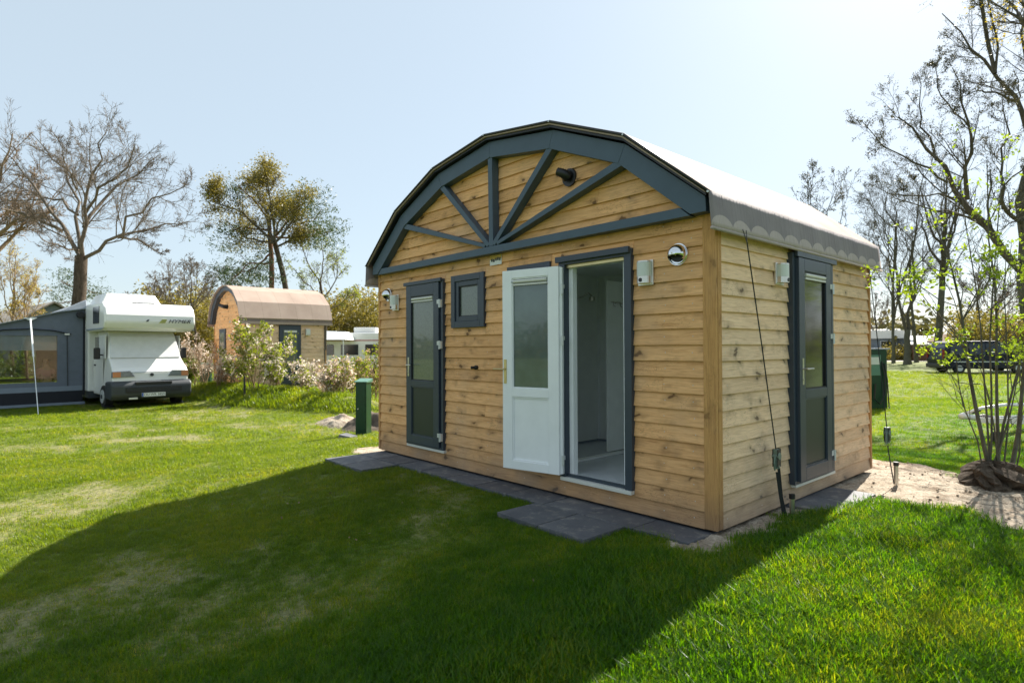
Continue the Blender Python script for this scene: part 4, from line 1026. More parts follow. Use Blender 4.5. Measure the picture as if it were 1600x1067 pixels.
for i, (pts, a, b) in enumerate(stems):
    dd = r.uniform(-.5, .6); q = resample([at(x, y, BD+dd*k/len(pts)) for k, (x, y) in enumerate(pts)], 9)-b0
    V, Fq = tubes(q[None], np.linspace(a, b, 9)[None], 8); npobj('stem', V, Fq, M['bark_grey'], bush, smooth=True); P.append(q); Rr.append(np.linspace(a, b, 9))
P = np.array(P); Rr = np.array(Rr); ln = np.linalg.norm(np.diff(P, axis=1), axis=2).sum(1)
p, d, l, ra = kids(r, P, Rr, 9, .35, 1, (.35, .9), .28, .5, ln); P1, R1 = grow(r, p, d, l, np.maximum(ra, .0022), 5, .15, .06)
p, d, l, ra = kids(r, P1, R1, 4, .2, 1, (.4, 1), .45, .6, l); P2, R2 = grow(r, p, d, l, np.maximum(ra, .0015), 4, .2, .05)
V, Fq = merge([tubes(P1, R1, 4), tubes(P2, R2, 3)]); npobj('twigs', V, Fq, M['bark_grey'], bush, smooth=True)
hi = P2[P2[:, -1, 2] > 1.35]; c = ontips(r, hi[r.random(len(hi)) < .8], 1, .015, .6); c = np.repeat(c, 6, 0)+r.normal(0, .026, (len(c)*6, 3))
V, Fq = leaves(r, c, .023, .62); npobj('foliage', V, Fq, M['fresh_leaf'], bush)
mb = MB(); n, mm = 28, 9
for i in range(mm+1):
    th = math.pi/2*i/mm
    for j in range(n):
        ph = 2*math.pi*j/n; k = 1+.16*math.sin(ph*5+i)+.14*math.sin(ph*9+i*2)+.1*random.uniform(-1, 1)
        rr = .30*math.cos(th)**.55*k; mb.v.append((rr*math.cos(ph)*.95, rr*math.sin(ph)*1.2, -.05+.30*math.sin(th)*(1+.12*math.sin(ph*3+1))))
for i in range(mm):
    for j in range(n): mb.f.append((i*n+j, i*n+(j+1) % n, (i+1)*n+(j+1) % n, (i+1)*n+j))
obj('root_clump', mb, M['bark'], bush)
# dead twigs lying on the sand
r = np.random.default_rng(44); n = 70
c = np.stack([b0[0]+r.normal(-.1, .45, n), b0[1]+r.normal(-.35, .4, n)], 1); z = gz(c[:, 0], c[:, 1])+.03
p = np.column_stack([c, z]); d = unit(np.column_stack([r.normal(0, 1, (n, 2)), np.zeros(n)])); P, Rr = grow(r, p, d, r.uniform(.05, .25, n), np.full(n, .003), 4, .2, 0); P[:, :, 2] = gz(P[:, :, 0], P[:, :, 1])+.026
V, Fq = tubes(P, Rr, 4); npobj('fallen_twigs', V, Fq, M['twig'], None, kind='stuff')

# ------------------------------------------------------------------ flowering shrubs by the second cabin
def shrub(name, label, x, y, h, spread, seed, fol, nst=9, group='shrubs on the bank by the small cabin', twig='twig_tan'):
    h *= .84; z = gz1(x, y); t = thing(name, label, 'shrub', (x, y, z), 0, group); r = np.random.default_rng(seed)
    p0 = np.column_stack([r.normal(0, .12, (nst, 2)), np.full(nst, -.05)]); a = r.uniform(0, 6.28, nst); d = unit(np.column_stack([np.cos(a)*spread/h, np.sin(a)*spread/h, np.ones(nst)]))
    ln = r.uniform(.65, 1.05, nst)*h; P, Rr = grow(r, p0, d, ln, np.full(nst, .016), 7, .08, .06)
    V, Fq = tubes(P, Rr, 5); npobj('stems', V, Fq, M[twig], t, smooth=True)
    p, d, l, ra = kids(r, P, Rr, 9, .2, 1, (.3, .8), .32, .5, ln); P1, R1 = grow(r, p, d, l, np.maximum(ra, .005), 4, .12, .06)
    p, d, l, ra = kids(r, P1, R1, 5, .2, 1, (.3, .9), .45, .6, l); P2, R2 = grow(r, p, d, l, np.maximum(ra, .004), 4, .15, .05)
    V, Fq = merge([tubes(P1, R1, 3), tubes(P2, R2, 3)]); npobj('twigs', V, Fq, M[twig], t)
    for nm, prob, cl, sp, size, mat, tmin, zlo in fol:
        q = P2[(r.random(len(P2)) < prob) & (P2[:, -1, 2] > zlo*h)]; c = ontips(r, q, 1, .02, tmin); c = np.repeat(c, cl, 0)+r.normal(0, sp, (len(c)*cl, 3)); V, Fq = leaves(r, c, size, .7); npobj(nm, V, Fq, mat, t)
    return t
BL = lambda p: ('blossoms', p, 6, .05, .042, M['blossom'], .5, .25)
BT = lambda p: ('blossoms', p, 5, .05, .032, M['blossom_tan'], .5, .2)
LG = lambda p: ('leaves', p, 7, .06, .042, M['yg_leaf'], .2, .15)
LH = lambda p: ('leaves', p, 5, .05, .035, M['hedge_green'], .2, .0)
def shr(px, D, *a, **k): q = at(px, 600, D); return shrub(*a[:2], q[0], q[1], *a[2:], **k)
shr(345, 20.5, 'flowering_shrub', 'pale pink blossoming shrub at the left corner of the small cabin', 1.7, .5, 51, [BL(.4), BT(.15)], nst=7)
shr(318, 23, 'flowering_shrub', 'pale blossoming shrub just right of the motorhome', 2.5, .7, 52, [BL(.45), BT(.2)])
shr(398, 19, 'leafy_shrub', 'tallest green leafy shrub with white blossom before the small cabin', 2.45, .8, 53, [LG(.75), BL(.25), LH(.2)])
shr(430, 18.5, 'leafy_shrub', 'yellow-green shrub with blossom on its right in front of the cabin door', 1.95, .6, 54, [LG(.6), BL(.35)])
shr(470, 18.5, 'flowering_shrub', 'white blossoming shrub in front of the small cabin lamp', 1.5, .5, 55, [BL(.45), LG(.25)], nst=6)
shr(505, 18, 'flowering_shrub', 'peach coloured shrub at the right corner of the small cabin', 1.5, .5, 56, [BT(.45), BL(.25)], nst=6)
shr(528, 17, 'flowering_shrub', 'peach and white shrub left of the green utility pillar', 1.3, .5, 57, [BT(.4), BL(.35), LG(.2)])
shr(556, 20, 'leafy_shrub', 'ochre green shrub behind the green utility pillar', 2.0, .7, 58, [LG(.5), BT(.4)])
shr(580, 19, 'leafy_shrub', 'twiggy ochre shrub beside the left corner post of the large cabin', 2.0, .7, 59, [LG(.35), BT(.3)])
shr(548, 24, 'red_shrub', 'red and green leaved shrub low behind the green pillar', 1.3, .9, 60, [('leaves', .9, 6, .06, .05, M['red_leaf'], .1, .0), LH(.3)])
shr(575, 25, 'red_shrub', 'red and green leaved shrub half hidden by the large cabin', 1.3, .9, 61, [('leaves', .9, 6, .06, .05, M['red_leaf'], .1, .0), LH(.5)])
shr(375, 20, 'flowering_shrub', 'blossoming shrub between the small cabin gable and the green shrub', 1.5, .6, 62, [BL(.4), LG(.4)])
shr(300, 26, 'leafy_shrub', 'green shrub behind the right side of the motorhome', 1.8, .7, 64, [LH(.8), LG(.4)])
for px, D in ((382, 17.5),):
    q = at(px, 600, D); z = gz1(q[0], q[1]); t = thing('stake', 'short dark stake in the grassy bank', 'stake', (q[0], q[1], z)); obj('shaft', MB().cyl((0, 0, -.1), (0, 0, 1), .03, .8, 8), M['black'], t)

# ------------------------------------------------------------------ distant wood, hedges
def mass(name, px0, px1, D0, D1, z0, z1f, n, size, mat, seed, kind='stuff', cl=26):
    r = np.random.default_rng(seed); m_ = n//cl
    px = r.uniform(px0, px1, m_); D = r.uniform(D0, D1, m_); c = np.array([at(a, 544, b) for a, b in zip(px, D)])
    hgt = np.array([z1f(a) for a in px])*r.uniform(.55, 1.12, m_); c[:, 2] = z0+(hgt-z0)*r.random(m_)**.75
    s = size*3.2; c = np.repeat(c, cl, 0)+r.normal(0, 1, (m_*cl, 3))*np.array([s, s, s*.7])
    V, Fq = leaves(r, c, size, .7); return npobj(name, V, Fq, mat, None, kind=kind)
def hl(px):   # height of the distant wood, metres
    return 5.2+1.3*math.sin(px*.021)+.9*math.sin(px*.057+1)
# trees all round the field, also behind the photographer (they show in the door glass)
r = np.random.default_rng(70); m_ = 1700
th = r.uniform(0, 2*math.pi, m_); rad = r.uniform(88, 104, m_)
hh = (4.6+1.6*np.sin(th*5)+1.1*np.sin(th*13+1)+.8*np.sin(th*29))*r.uniform(.6, 1.15, m_)
c = np.column_stack([CAM[0]+rad*np.cos(th), CAM[1]+rad*np.sin(th), -.3+hh*r.random(m_)**.7])
cl = 30; c = np.repeat(c, cl, 0)+r.normal(0, 1, (m_*cl, 3))*np.array([1.5, 1.5, .9]); V, Fq = leaves(r, c, .5, .7)
npobj('distant_wood', V, Fq, M['wood_mass'], None, kind='stuff')
mass('thicket', 480, 600, 42, 50, -.3, lambda p: 5.3, 36000, .10, M['oak_bud'], 71)
mass('thicket', 215, 345, 44, 56, -.3, lambda p: 5.9, 36000, .12, M['oak_bud'], 72)
mass('thicket', -60, 120, 52, 58, -.3, lambda p: 4.8, 14000, .14, M['oak_bud'], 73)
mass('thicket', 1378, 1480, 70, 74, -.3, lambda p: 1.5, 7000, .11, M['oak_bud'], 74)
mass('thicket', 1490, 1640, 50, 56, -.3, lambda p: 4.2, 16000, .12, M['oak_bud'], 75)
mass('thicket', -60, 160, 36, 44, -.3, lambda p: 1.6, 8000, .10, M['hedge_green'], 76)
# far bare trees standing in the wood
proto = []
def far_tree(px, D, topy, seed, lab): return small_tree('far_bare_tree', lab, px, D, topy, 3.2, seed, (M['bark'], M['twig']), None, group='bare trees at the edge of the field', tw=.022, r0=.16)
for i, (px, D, ty, lab) in enumerate([(550, 62, 452, 'faint bare tree just left of the large cabin'), (236, 64, 430, 'faint bare tree above the motorhome roof hatch'), (1368, 80, 455, 'faint bare tree beside the cabin back corner'), (1520, 60, 400, 'faint bare tree behind the dark van'), (1560, 66, 420, 'faint bare tree above the van bonnet'), (345, 66, 420, 'faint bare tree over the small cabin roof left end')]):
    far_tree(px, D, ty, 90+i, lab)

# ------------------------------------------------------------------ grass
CAMXY = CAM[:2]
def tuft(name, nb, hgt, rad, wd, seed):
    r = random.Random(seed); vs = []; fs = []
    for i in range(nb):
        a = r.uniform(0, 6.28); q = rad*math.sqrt(r.random()); x, y = q*math.cos(a), q*math.sin(a); b = r.uniform(0, 6.28); h = hgt*r.uniform(.5, 1.15); ln = h*r.uniform(.15, .8)
        dx, dy = math.cos(b), math.sin(b); px, py = -dy*wd/2, dx*wd/2; o = len(vs)
        for t, w_ in ((0, 1), (.5, .8)): vs += [(x+dx*ln*t*t-px*w_, y+dy*ln*t*t-py*w_, h*t), (x+dx*ln*t*t+px*w_, y+dy*ln*t*t+py*w_, h*t)]
        vs.append((x+dx*ln, y+dy*ln, h*(1-.25*ln/h))); fs += [(o, o+1, o+3, o+2), (o+2, o+3, o+4)]
    me = bpy.data.meshes.new(name); me.from_pydata(vs, [], fs); return me
def scatter(name, label_mat, pts, scl, tufts):
    """grass: clumps instanced on points by geometry nodes"""
    coll = bpy.data.collections.new(name+'_source')
    for k, me in enumerate(tufts):
        me.materials.append(label_mat); coll.objects.link(bpy.data.objects.new(name+'_clump', me))
    me = bpy.data.meshes.new(name); me.vertices.add(len(pts)); me.vertices.foreach_set('co', pts.astype(np.float32).ravel())
    at_ = me.attributes.new('scl', 'FLOAT', 'POINT'); at_.data.foreach_set('value', scl.astype(np.float32))
    o = bpy.data.objects.new(name, me); C.objects.link(o); o['kind'] = 'stuff'
    ng = bpy.data.node_groups.new(name, 'GeometryNodeTree'); ng.interface.new_socket('Geometry', in_out='INPUT', socket_type='NodeSocketGeometry'); ng.interface.new_socket('Geometry', in_out='OUTPUT', socket_type='NodeSocketGeometry')
    N = ng.nodes; gi, go = N.new('NodeGroupInput'), N.new('NodeGroupOutput'); ip = N.new('GeometryNodeInstanceOnPoints'); ci = N.new('GeometryNodeCollectionInfo')
    ci.inputs[0].default_value = coll; ci.inputs['Separate Children'].default_value = True; ci.inputs['Reset Children'].default_value = True
    rv = N.new('FunctionNodeRandomValue'); rv.data_type = 'FLOAT_VECTOR'; rv.inputs[0].default_value = (-.12, -.12, 0); rv.inputs[1].default_value = (.12, .12, 6.283)
    na = N.new('GeometryNodeInputNamedAttribute'); na.data_type = 'FLOAT'; na.inputs[0].default_value = 'scl'
    ip.inputs['Pick Instance'].default_value = True; lk = ng.links.new
    lk(gi.outputs[0], ip.inputs['Points']); lk(ci.outputs[0], ip.inputs['Instance']); lk(rv.outputs[0], ip.inputs['Rotation']); lk(na.outputs[0], ip.inputs['Scale']); lk(ip.outputs[0], go.inputs[0])
    md = o.modifiers.new('grass', 'NODES'); md.node_group = ng; return o
def vnoise(x, y, f, seed):
    r = np.random.default_rng(seed); g = r.random((64, 64)); u = x*f; v = y*f; i = np.floor(u).astype(int); j = np.floor(v).astype(int); a = smooth01(u-i); b = smooth01(v-j)
    G = lambda p, q: g[p % 64, q % 64]; return G(i, j)*(1-a)*(1-b)+G(i+1, j)*a*(1-b)+G(i, j+1)*(1-a)*b+G(i+1, j+1)*a*b
def lawn_points(n, r0, r1, seed):
    r = np.random.default_rng(seed); th = r.uniform(-R(47), R(47), n); rad = np.sqrt(r.uniform(r0*r0, r1*r1, n)); a = math.pi/2+YAW-th
    x = CAM[0]+rad*np.cos(a); y = CAM[1]+rad*np.sin(a); k = ~bare(x, y); return x[k], y[k], r
def dryness(x, y):
    n = .34*vnoise(x, y, .5, 3)+.36*vnoise(x, y, 1.5, 4)+.30*vnoise(x+.3*y, y, 3.1, 5)
    left = smooth01((-.6-x-.15*y)/2.2)*.15; return n+left-.02*(y > 4)
lm_ = lawn.data.attributes.new('dry', 'FLOAT', 'POINT'); lm_.data.foreach_set('value', (dryness(gx[None, :]+0*gy[:, None], gy[:, None]+0*gx[None, :])-.25*smooth01((gx[None, :]+.9)/1.2)*(gy[:, None] < 3.2)).ravel().astype(np.float32))
r = np.random.default_rng(99); n = 420; th = r.uniform(-R(44), R(44), n); rad = np.sqrt(r.uniform(4, 260, n)); a_ = math.pi/2+YAW-th; lx = CAM[0]+rad*np.cos(a_); ly = CAM[1]+rad*np.sin(a_); k = ~bare(lx, ly)
c = np.column_stack([lx[k], ly[k], gz(lx[k], ly[k])+.028]); V, Fq = leaves(r, c, .016, .7, .5); V[:, 2] = np.maximum(V[:, 2], gz(V[:, 0], V[:, 1])+.01); npobj('fallen_leaves', V, Fq, M['twig_tan'], None, kind='stuff')
P_ = []; Sc = []; PD = []; SD = []
for (n, r0, r1, base) in ((42000, 1.2, 6.5, 1.0), (52000, 6.5, 12, 1.15), (46000, 12, 24, 1.6), (30000, 24, 48, 2.6)):
    x, y, r = lawn_points(n, r0, r1, int(r1*10)); d = dryness(x, y); g = r.random(len(x))
    # worn patches lose blades; the turf right of the cabin is thick and long
    right = smooth01((x+.9)/1.2)*(y < 3.2)
    dens = np.clip(1.2-2.4*np.clip(d-.68, 0, 1)*(1-right), .2, 1); k = g < dens; x, y, d, right = x[k], y[k], d[k], right[k]
    s = base*(.50+.50*right+.42*vnoise(x, y, 1.1, 9)+.30*vnoise(x, y, 4.5, 10)*(.6+right)-.7*np.clip(d-.66, 0, .5)*(1-right))*r.uniform(.75, 1.25, len(x)); s = np.maximum(s, .35*base)
    bank = (gz(x, y) > -.17) & (x < -10); s = np.where(bank, s*2.3, s)
    dry = (r.random(len(x)) < np.clip((d-.60)*1.8, .05, .45)*(1-.85*right)) & ~bank
    p = np.column_stack([x, y, gz(x, y)-.004])
    P_.append(p[~dry]); Sc.append(s[~dry]); PD.append(p[dry]); SD.append(s[dry]*.75)
scatter('grass', M['blade'], np.concatenate(P_), np.concatenate(Sc), [tuft('grass_clump', 16, .052, .055, .0036, i) for i in range(5)])
scatter('dry_grass', M['blade_dry'], np.concatenate(PD), np.concatenate(SD), [tuft('dry_clump', 12, .035, .06, .0034, 20+i) for i in range(4)])
# ------------------------------------------------------------------ motorhome
MA = R(95)
mh = thing('motorhome', 'white alcove motorhome with grey bumper and a white cover over its windscreen', 'motorhome', (-17.9, -.54, -.25), MA)
def loft(rings, closed_ends=True):
    mb = MB(); n = len(rings[0])
    for q in rings: mb.v += [tuple(p) for p in q]
    for i in range(len(rings)-1):
        for k in range(n): a = i*n+k; b = i*n+(k+1) % n; mb.f.append((a, b, b+n, a+n))
    mb.f.append(tuple(range(n))[::-1]); mb.f.append(tuple((len(rings)-1)*n+k for k in range(n))); return mb
def profx(poly, hw, cx=0, taper=None):
    """profile of (y, z) pulled across x; taper(z)->half width"""
    t = taper or (lambda y, z: hw)
    return loft([[(cx-t(y, z), y, z) for y, z in poly], [(cx+t(y, z), y, z) for y, z in poly]])
obj('alcove', profx([(.30, 2.27), (.06, 2.34), (-.04, 2.50), (-.02, 2.72), (.10, 2.96), (.30, 3.09), (2.2, 3.10), (2.2, 2.27)], 1.20), M['white_gel'], mh, bevel=.05)
obj('alcove_trim', MB().box(-1.215, -1.20, .12, 2.1, 2.30, 2.34).box(1.20, 1.215, .12, 2.1, 2.30, 2.34), M['bluegrey'], mh)
wd_ = obj('alcove_window', MB().box(-1.212, -1.20, .55, 1.25, 2.48, 2.98), M['glass_dark'], mh, bevel=.005)
obj('body', MB().box(-1.14, 1.14, 2.21, 6.7, .42, 3.06), M['white_gel'], mh, bevel=.04); obj('underbody', MB().box(-.75, .75, .4, 6.4, .22, .36), M['black'], mh)
obj('side_skirt', MB().box(-1.12, 1.12, 2.21, 6.6, .22, .42), M['grey_bumper'], mh)
cabw = lambda y, z: 1.0 if z < 1.05 else 1.0-.10*(z-1.05)/1.2
obj('cab', profx([(2.2, .35), (2.2, 2.27), (1.02, 2.27), (.86, 2.12), (.52, 1.46), (.12, 1.18), (.02, 1.05), (.0, .80), (.10, .50), (.3, .35)], 1.0, taper=cabw), M['white_gel'], mh, bevel=.04)
obj('windscreen_cover', loft([[(-cabw(0, z)+.03, y-.03, z) for y, z in ((1.0, 2.22), (.84, 2.10), (.50, 1.47), (.56, 1.47), (.90, 2.10), (1.04, 2.22))], [(cabw(0, z)-.03, y-.03, z) for y, z in ((1.0, 2.22), (.84, 2.10), (.50, 1.47), (.56, 1.47), (.90, 2.10), (1.04, 2.22))]]), M['white_cover'], mh, bevel=.01)
for s in (-1, 1):
    x = s*.985; obj('cover_flap', MB().box(min(x, x+s*.02), max(x, x+s*.02), .75, 1.5, 1.45, 2.15), M['white_cover'], mh)
    w0 = obj('side_window', MB().box(min(x, x+s*.012), max(x, x+s*.012), 1.52, 2.0, 1.45, 2.1), M['glass_dark'], mh)
    dr_ = obj('cab_door', MB().box(min(s*1.002, s*1.010), max(s*1.002, s*1.010), 1.0, 2.15, .55, 1.42), M['white_gel'], mh, bevel=.003)
    obj('handle', MB().box(min(s*1.011, s*1.03), max(s*1.011, s*1.03), 1.85, 2.0, 1.22, 1.27), M['black'], dr_)
    mr = obj('mirror', MB().box(-.08, .08, -.05, .05, -.17, .17), M['black'], mh, bevel=.03); mr.location = (s*1.17, .95, 1.60)
    obj('mirror_arm', MB().tube([(0, 0, -.02), (-s*.2, .06, -.06)], .02, 6), M['black'], mr)
obj('bonnet_seam', MB().box(-.93, .93, -.012, -.002, 1.035, 1.05).box(-.70, -.69, .0, .10, 1.03, 1.06), M['bluegrey'], mh)
bp = obj('bumper', profx([(-.10, .76), (-.16, .68), (-.15, .38), (-.02, .25), (.55, .28), (.55, .78), (.0, .80)], 1.06), M['grey_bumper'], mh, bevel=.05)
obj('grille', MB().box(-.46, .50, -.168, -.10, .69, .76), M['black'], bp); g_ = obj('air_intake', MB().box(-.70, .76, -.178, -.10, .47, .61), M['black'], bp)
mb = MB()
for i in range(3): mb.box(-.68, .74, -.186, -.176, .495+.04*i, .507+.04*i)
obj('intake_bars', mb, M['grey_bumper'], bp)
pl_ = obj('number_plate', MB().box(-.31, .31, -.200, -.188, .335, .445), M['plate'], bp)
obj('plate_band', MB().box(-.308, -.265, -.203, -.2005, .338, .442), M['plate_blue'], pl_)
tx = text('plate_lettering', 'DU\u00b7WR 5855', .105, M['ink'], pl_, (.02, -.2015, .39), (R(90), 0, 0), .001, sx=.92)
hd = loft([[(-1.0, -.018, 1.075), (-.56, -.03, 1.09), (-.44, -.03, .92), (-1.01, -.018, .90)], [(-1.0, .10, 1.075), (-.56, .08, 1.09), (-.44, .08, .92), (-1.01, .1, .90)]])
for s in (1, -1):
    mb = MB(); mb.v = [(x*s, y, z) for x, y, z in hd.v]; mb.f = [f if s == 1 else f[::-1] for f in hd.f]
    h = obj('headlight', mb, M['lamp_glass'], mh, bevel=.01)
    q = sorted((-.995*s, -.80*s)); obj('indicator', MB().box(q[0], q[1], -.035, -.0185, .915, 1.065), M['orange_lamp'], h)
obj('badge', MB().cyl((-.0, -.012, .97), (0, -1, 0), .05, .02, 12), M['ink'], mh)
rh = obj('roof_hatch', loft([[(-1.05, 1.0, 3.10), (.55, 1.0, 3.10), (.40, 1.15, 3.42), (-.90, 1.15, 3.42)], [(-1.05, 2.6, 3.10), (.55, 2.6, 3.10), (.40, 2.45, 3.42), (-.90, 2.45, 3.42)]]), M['white_gel'], mh, bevel=.03)
obj('hatch_slot', MB().box(-.25, .35, 1.0, 1.07, 3.12, 3.16), M['ink'], rh)
text('lettering', 'HYMER', .155, M['ink'], mh, (.73, -.065, 2.56), (R(90), 0, 0), .006, .35, 1.25)
obj('logo_swoosh', MB().hexa([(.18, -.055, 2.51), (.34, -.055, 2.51), (.34, -.04, 2.51), (.18, -.04, 2.51), (.27, -.055, 2.62), (.40, -.055, 2.62), (.40, -.04, 2.62), (.27, -.04, 2.62)]), M['ink_green'], mh)
obj('logo_mark', MB().hexa([(-.17, -.055, 2.54), (-.11, -.055, 2.54), (-.11, -.04, 2.54), (-.17, -.04, 2.54), (-.12, -.055, 2.60), (-.08, -.055, 2.60), (-.08, -.04, 2.60), (-.12, -.04, 2.60)]), M['ink'], mh)
for (x, y) in ((-.93, .88), (.93, .88), (-.93, 4.7), (.93, 4.7)):
    wl = obj('wheel', MB().cyl((x-.11, y, .33), (1, 0, 0), .33, .22, 24), M['rubber'], mh, bevel=.02)
    s = -1 if x < 0 else 1; obj('rim', MB().cyl((x+s*.10, y, .33), (s, 0, 0), .20, .03, 16), M['alu'], wl); obj('hub', MB().cyl((x+s*.125, y, .33), (s, 0, 0), .06, .03, 10), M['ink'], wl)
for x in (-.93, .93): obj('wheel_chock', MB().hexa([(x-.13, .45, 0), (x+.13, .45, 0), (x+.13, .95, 0), (x-.13, .95, 0), (x-.13, .62, .07), (x+.13, .62, .07), (x+.13, .95, .09), (x-.13, .95, .09)]), M['black'], mh)
obj('fog_lamp', MB().box(-.62, -.40, -.14, -.10, .27, .32), M['cream'], bp)
# ------------------------------------------------------------------ awning tent
tn = thing('awning_tent', 'blue-grey awning tent with a big clear window joined to the motorhome side', 'tent', (-17.9, -.54, -.25), MA)
YT = 2.6
def topz(x): return float(np.interp(x, [-4.9, -3.24, -1.75, -1.15], [1.95, 2.45, 2.88, 3.0]))
def tpanel(x0, x1, z0, z1, y0, y1, mat, name, par=tn):
    a, b = (topz(x0), topz(x1)) if z1 is None else (z1, z1)
    return obj(name, MB().hexa([(x0, y0, z0), (x1, y0, z0), (x1, y1, z0), (x0, y1, z0), (x0, y0, a), (x1, y0, a), (x1, y1, b), (x0, y1, a)]), mat, par)
wx0, wx1, wz0, wz1 = -3.18, -1.84, .74, 2.14
for yy, nm in ((YT, 'front_wall'), (6.2, 'rear_wall')):
    mb = MB()
    def pan(x0, x1, z0, z1=None):
        a, b = (topz(x0), topz(x1)) if z1 is None else (z1, z1)
        mb.hexa([(x0, yy, z0), (x1, yy, z0), (x1, yy+.03, z0), (x0, yy+.03, z0), (x0, yy, a), (x1, yy, b), (x1, yy+.03, b), (x0, yy+.03, a)])
    pan(-4.9, wx0, .60); pan(wx1, -1.15, .60); pan(wx0, wx1, wz1); pan(wx0, wx1, .60, wz0)
    obj(nm, mb, M['tent'], tn)
    wn = obj('window', MB().box(wx0, wx1, yy+.01, yy+.018, wz0, wz1), M['film'], tn)
    if yy == YT: obj('window_blind', MB().box(wx0+.01, wx1-.01, yy+.03, yy+.04, 1.70, wz1), M['curtain'], wn)
tpanel(-4.9, -1.20, .45, .60, YT-.015, YT+.02, M['tent_light'], 'pale_band')
tpanel(-4.9, -1.20, .10, .45, YT-.01, YT+.02, M['tent_dark'], 'ground_skirt'); tpanel(-4.9, -1.15, .02, .0999, YT-.06, YT+.02, M['tent_light'], 'ground_flap')
obj('side_wall', MB().box(-4.93, -4.90, YT, 6.2, .05, 1.95), M['tent'], tn)
mb = MB(); xs_ = [-4.95, -3.24, -1.75, -1.10]
for a, b in zip(xs_[:-1], xs_[1:]): mb.hexa([(a, YT-.12, topz(a)), (b, YT-.12, topz(b)), (b, 6.3, topz(b)), (a, 6.3, topz(a)), (a, YT-.12, topz(a)+.02), (b, YT-.12, topz(b)+.02), (b, 6.3, topz(b)+.02), (a, 6.3, topz(a)+.02)])
obj('roof', mb, M['tent_roof'], tn)
obj('roof_valance', MB().hexa([(-1.85, YT-.1, 2.88), (-1.1, YT-.1, 3.0), (-1.1, YT+1.2, 3.0), (-1.85, YT+1.2, 2.88), (-1.5, YT-.02, 3.08), (-1.1, YT-.02, 3.3), (-1.1, YT+1.1, 3.25), (-1.5, YT+1.1, 3.05)]), M['tent_roof'], tn, bevel=.03)
obj('arch_pole', MB().tube([(-3.5, YT-.03, 2.18), (-3.1, YT-.04, 2.30), (-2.5, YT-.05, 2.34), (-1.95, YT-.04, 2.30), (-1.5, YT-.03, 2.20)], .018, 6), M['tent_dark'], tn)
obj('tent_pole', MB().tube([(-1.58, YT-.02, .6), (-1.60, YT-.02, 2.2)], .012, 6), M['ink'], tn)
for x in (-3.33, -1.60): obj('clip', MB().box(x-.06, x+.06, YT-.05, YT-.015, 2.17, 2.22), M['plate'], tn)
obj('awning_lamp', MB().cyl((-1.28, YT-.2, 2.80), (0, 1, 0), .10, .16, 12), M['black'], tn)
obj('door_strip', MB().box(-1.19, -1.145, YT-.04, YT+.03, .3, 2.75), M['tent_dark'], tn)
# storm line of the tent
e = Vector((-17.56, -3.20, gz1(-17.56, -3.2))); top = mh.matrix_world
tl = Matrix.Rotation(MA, 3, 'Z') @ Vector((-2.50, YT-.1, topz(-2.5)-.02))+Vector((-17.9, -.54, -.25))
st_ = thing('storm_line', 'white storm line from the tent top down to the grass', 'guy line', (0, 0, 0))
md = tl.lerp(e, .42)
obj('webbing', MB().tube([tl, md], .022, 6), M['white_pvc'], st_); obj('cord', MB().tube([md, e], .009, 6), M['white_pvc'], st_)
obj('head_patch', MB().hexa([tuple(tl+Vector(q)) for q in ((-.0, -.02, -.06), (0, .02, -.06), (.02, .02, -.06), (.02, -.02, -.06), (-.0, -.17, .03), (0, .17, .03), (.02, .17, .03), (.02, -.17, .03))]), M['white_pvc'], st_)
# person behind the tent window
ps = thing('person', 'person in a pink top sitting behind the tent window', 'person', (-17.9, -.54, -.25), MA)
def skinbody(name, verts, edges, radii, mat, par):
    me = bpy.data.meshes.new(name); me.from_pydata(verts, edges, []); me.materials.append(mat); o = bpy.data.objects.new(name, me); C.objects.link(o); o.parent = par
    o.modifiers.new('s', 'SKIN'); sv = me.skin_vertices[0].data
    for i, q in enumerate(radii): sv[i].radius = (q, q); sv[i].use_root = i == 0
    ss = o.modifiers.new('d', 'SUBSURF'); ss.levels = ss.render_levels = 2; return o
px_, py_ = -2.02, 3.25
skinbody('body', [(px_, py_, .62), (px_, py_, .85), (px_, py_, 1.10), (px_, py_, 1.20), (px_, py_-.02, 1.33), (px_, py_-.02, 1.42), (px_-.17, py_, 1.10), (px_-.22, py_-.10, .88), (px_-.08, py_-.28, .84), (px_+.17, py_, 1.10), (px_+.22, py_-.10, .88), (px_+.08, py_-.28, .84), (px_-.09, py_-.4, .58), (px_+.09, py_-.4, .58), (px_-.09, py_-.42, .12), (px_+.09, py_-.42, .12)],
         [(0, 1), (1, 2), (2, 3), (3, 4), (4, 5), (2, 6), (6, 7), (7, 8), (2, 9), (9, 10), (10, 11), (0, 12), (0, 13), (12, 14), (13, 15)], [.15, .14, .13, .055, .09, .085, .055, .045, .035, .055, .045, .035, .075, .075, .05, .05], M['skin'], ps)
skinbody('shirt', [(px_, py_, .66), (px_, py_, .88), (px_, py_, 1.10), (px_-.17, py_, 1.09), (px_-.21, py_-.08, .95), (px_+.17, py_, 1.09), (px_+.21, py_-.08, .95)], [(0, 1), (1, 2), (2, 3), (3, 4), (2, 5), (5, 6)], [.165, .155, .145, .07, .06, .07, .06], M['pink'], ps)
skinbody('hair', [(px_, py_+.02, 1.46), (px_, py_+.05, 1.36), (px_, py_+.06, 1.25)], [(0, 1), (1, 2)], [.095, .09, .07], M['hair'], ps)
ch = thing('camping_chair', 'camping chair under the person in the tent', 'chair', (-17.9, -.54, -.25), MA)
obj('seat', MB().box(px_-.25, px_+.25, py_-.3, py_+.22, .44, .47), M['ink'], ch); obj('backrest', MB().box(px_-.25, px_+.25, py_+.2, py_+.23, .5, 1.0), M['ink'], ch)
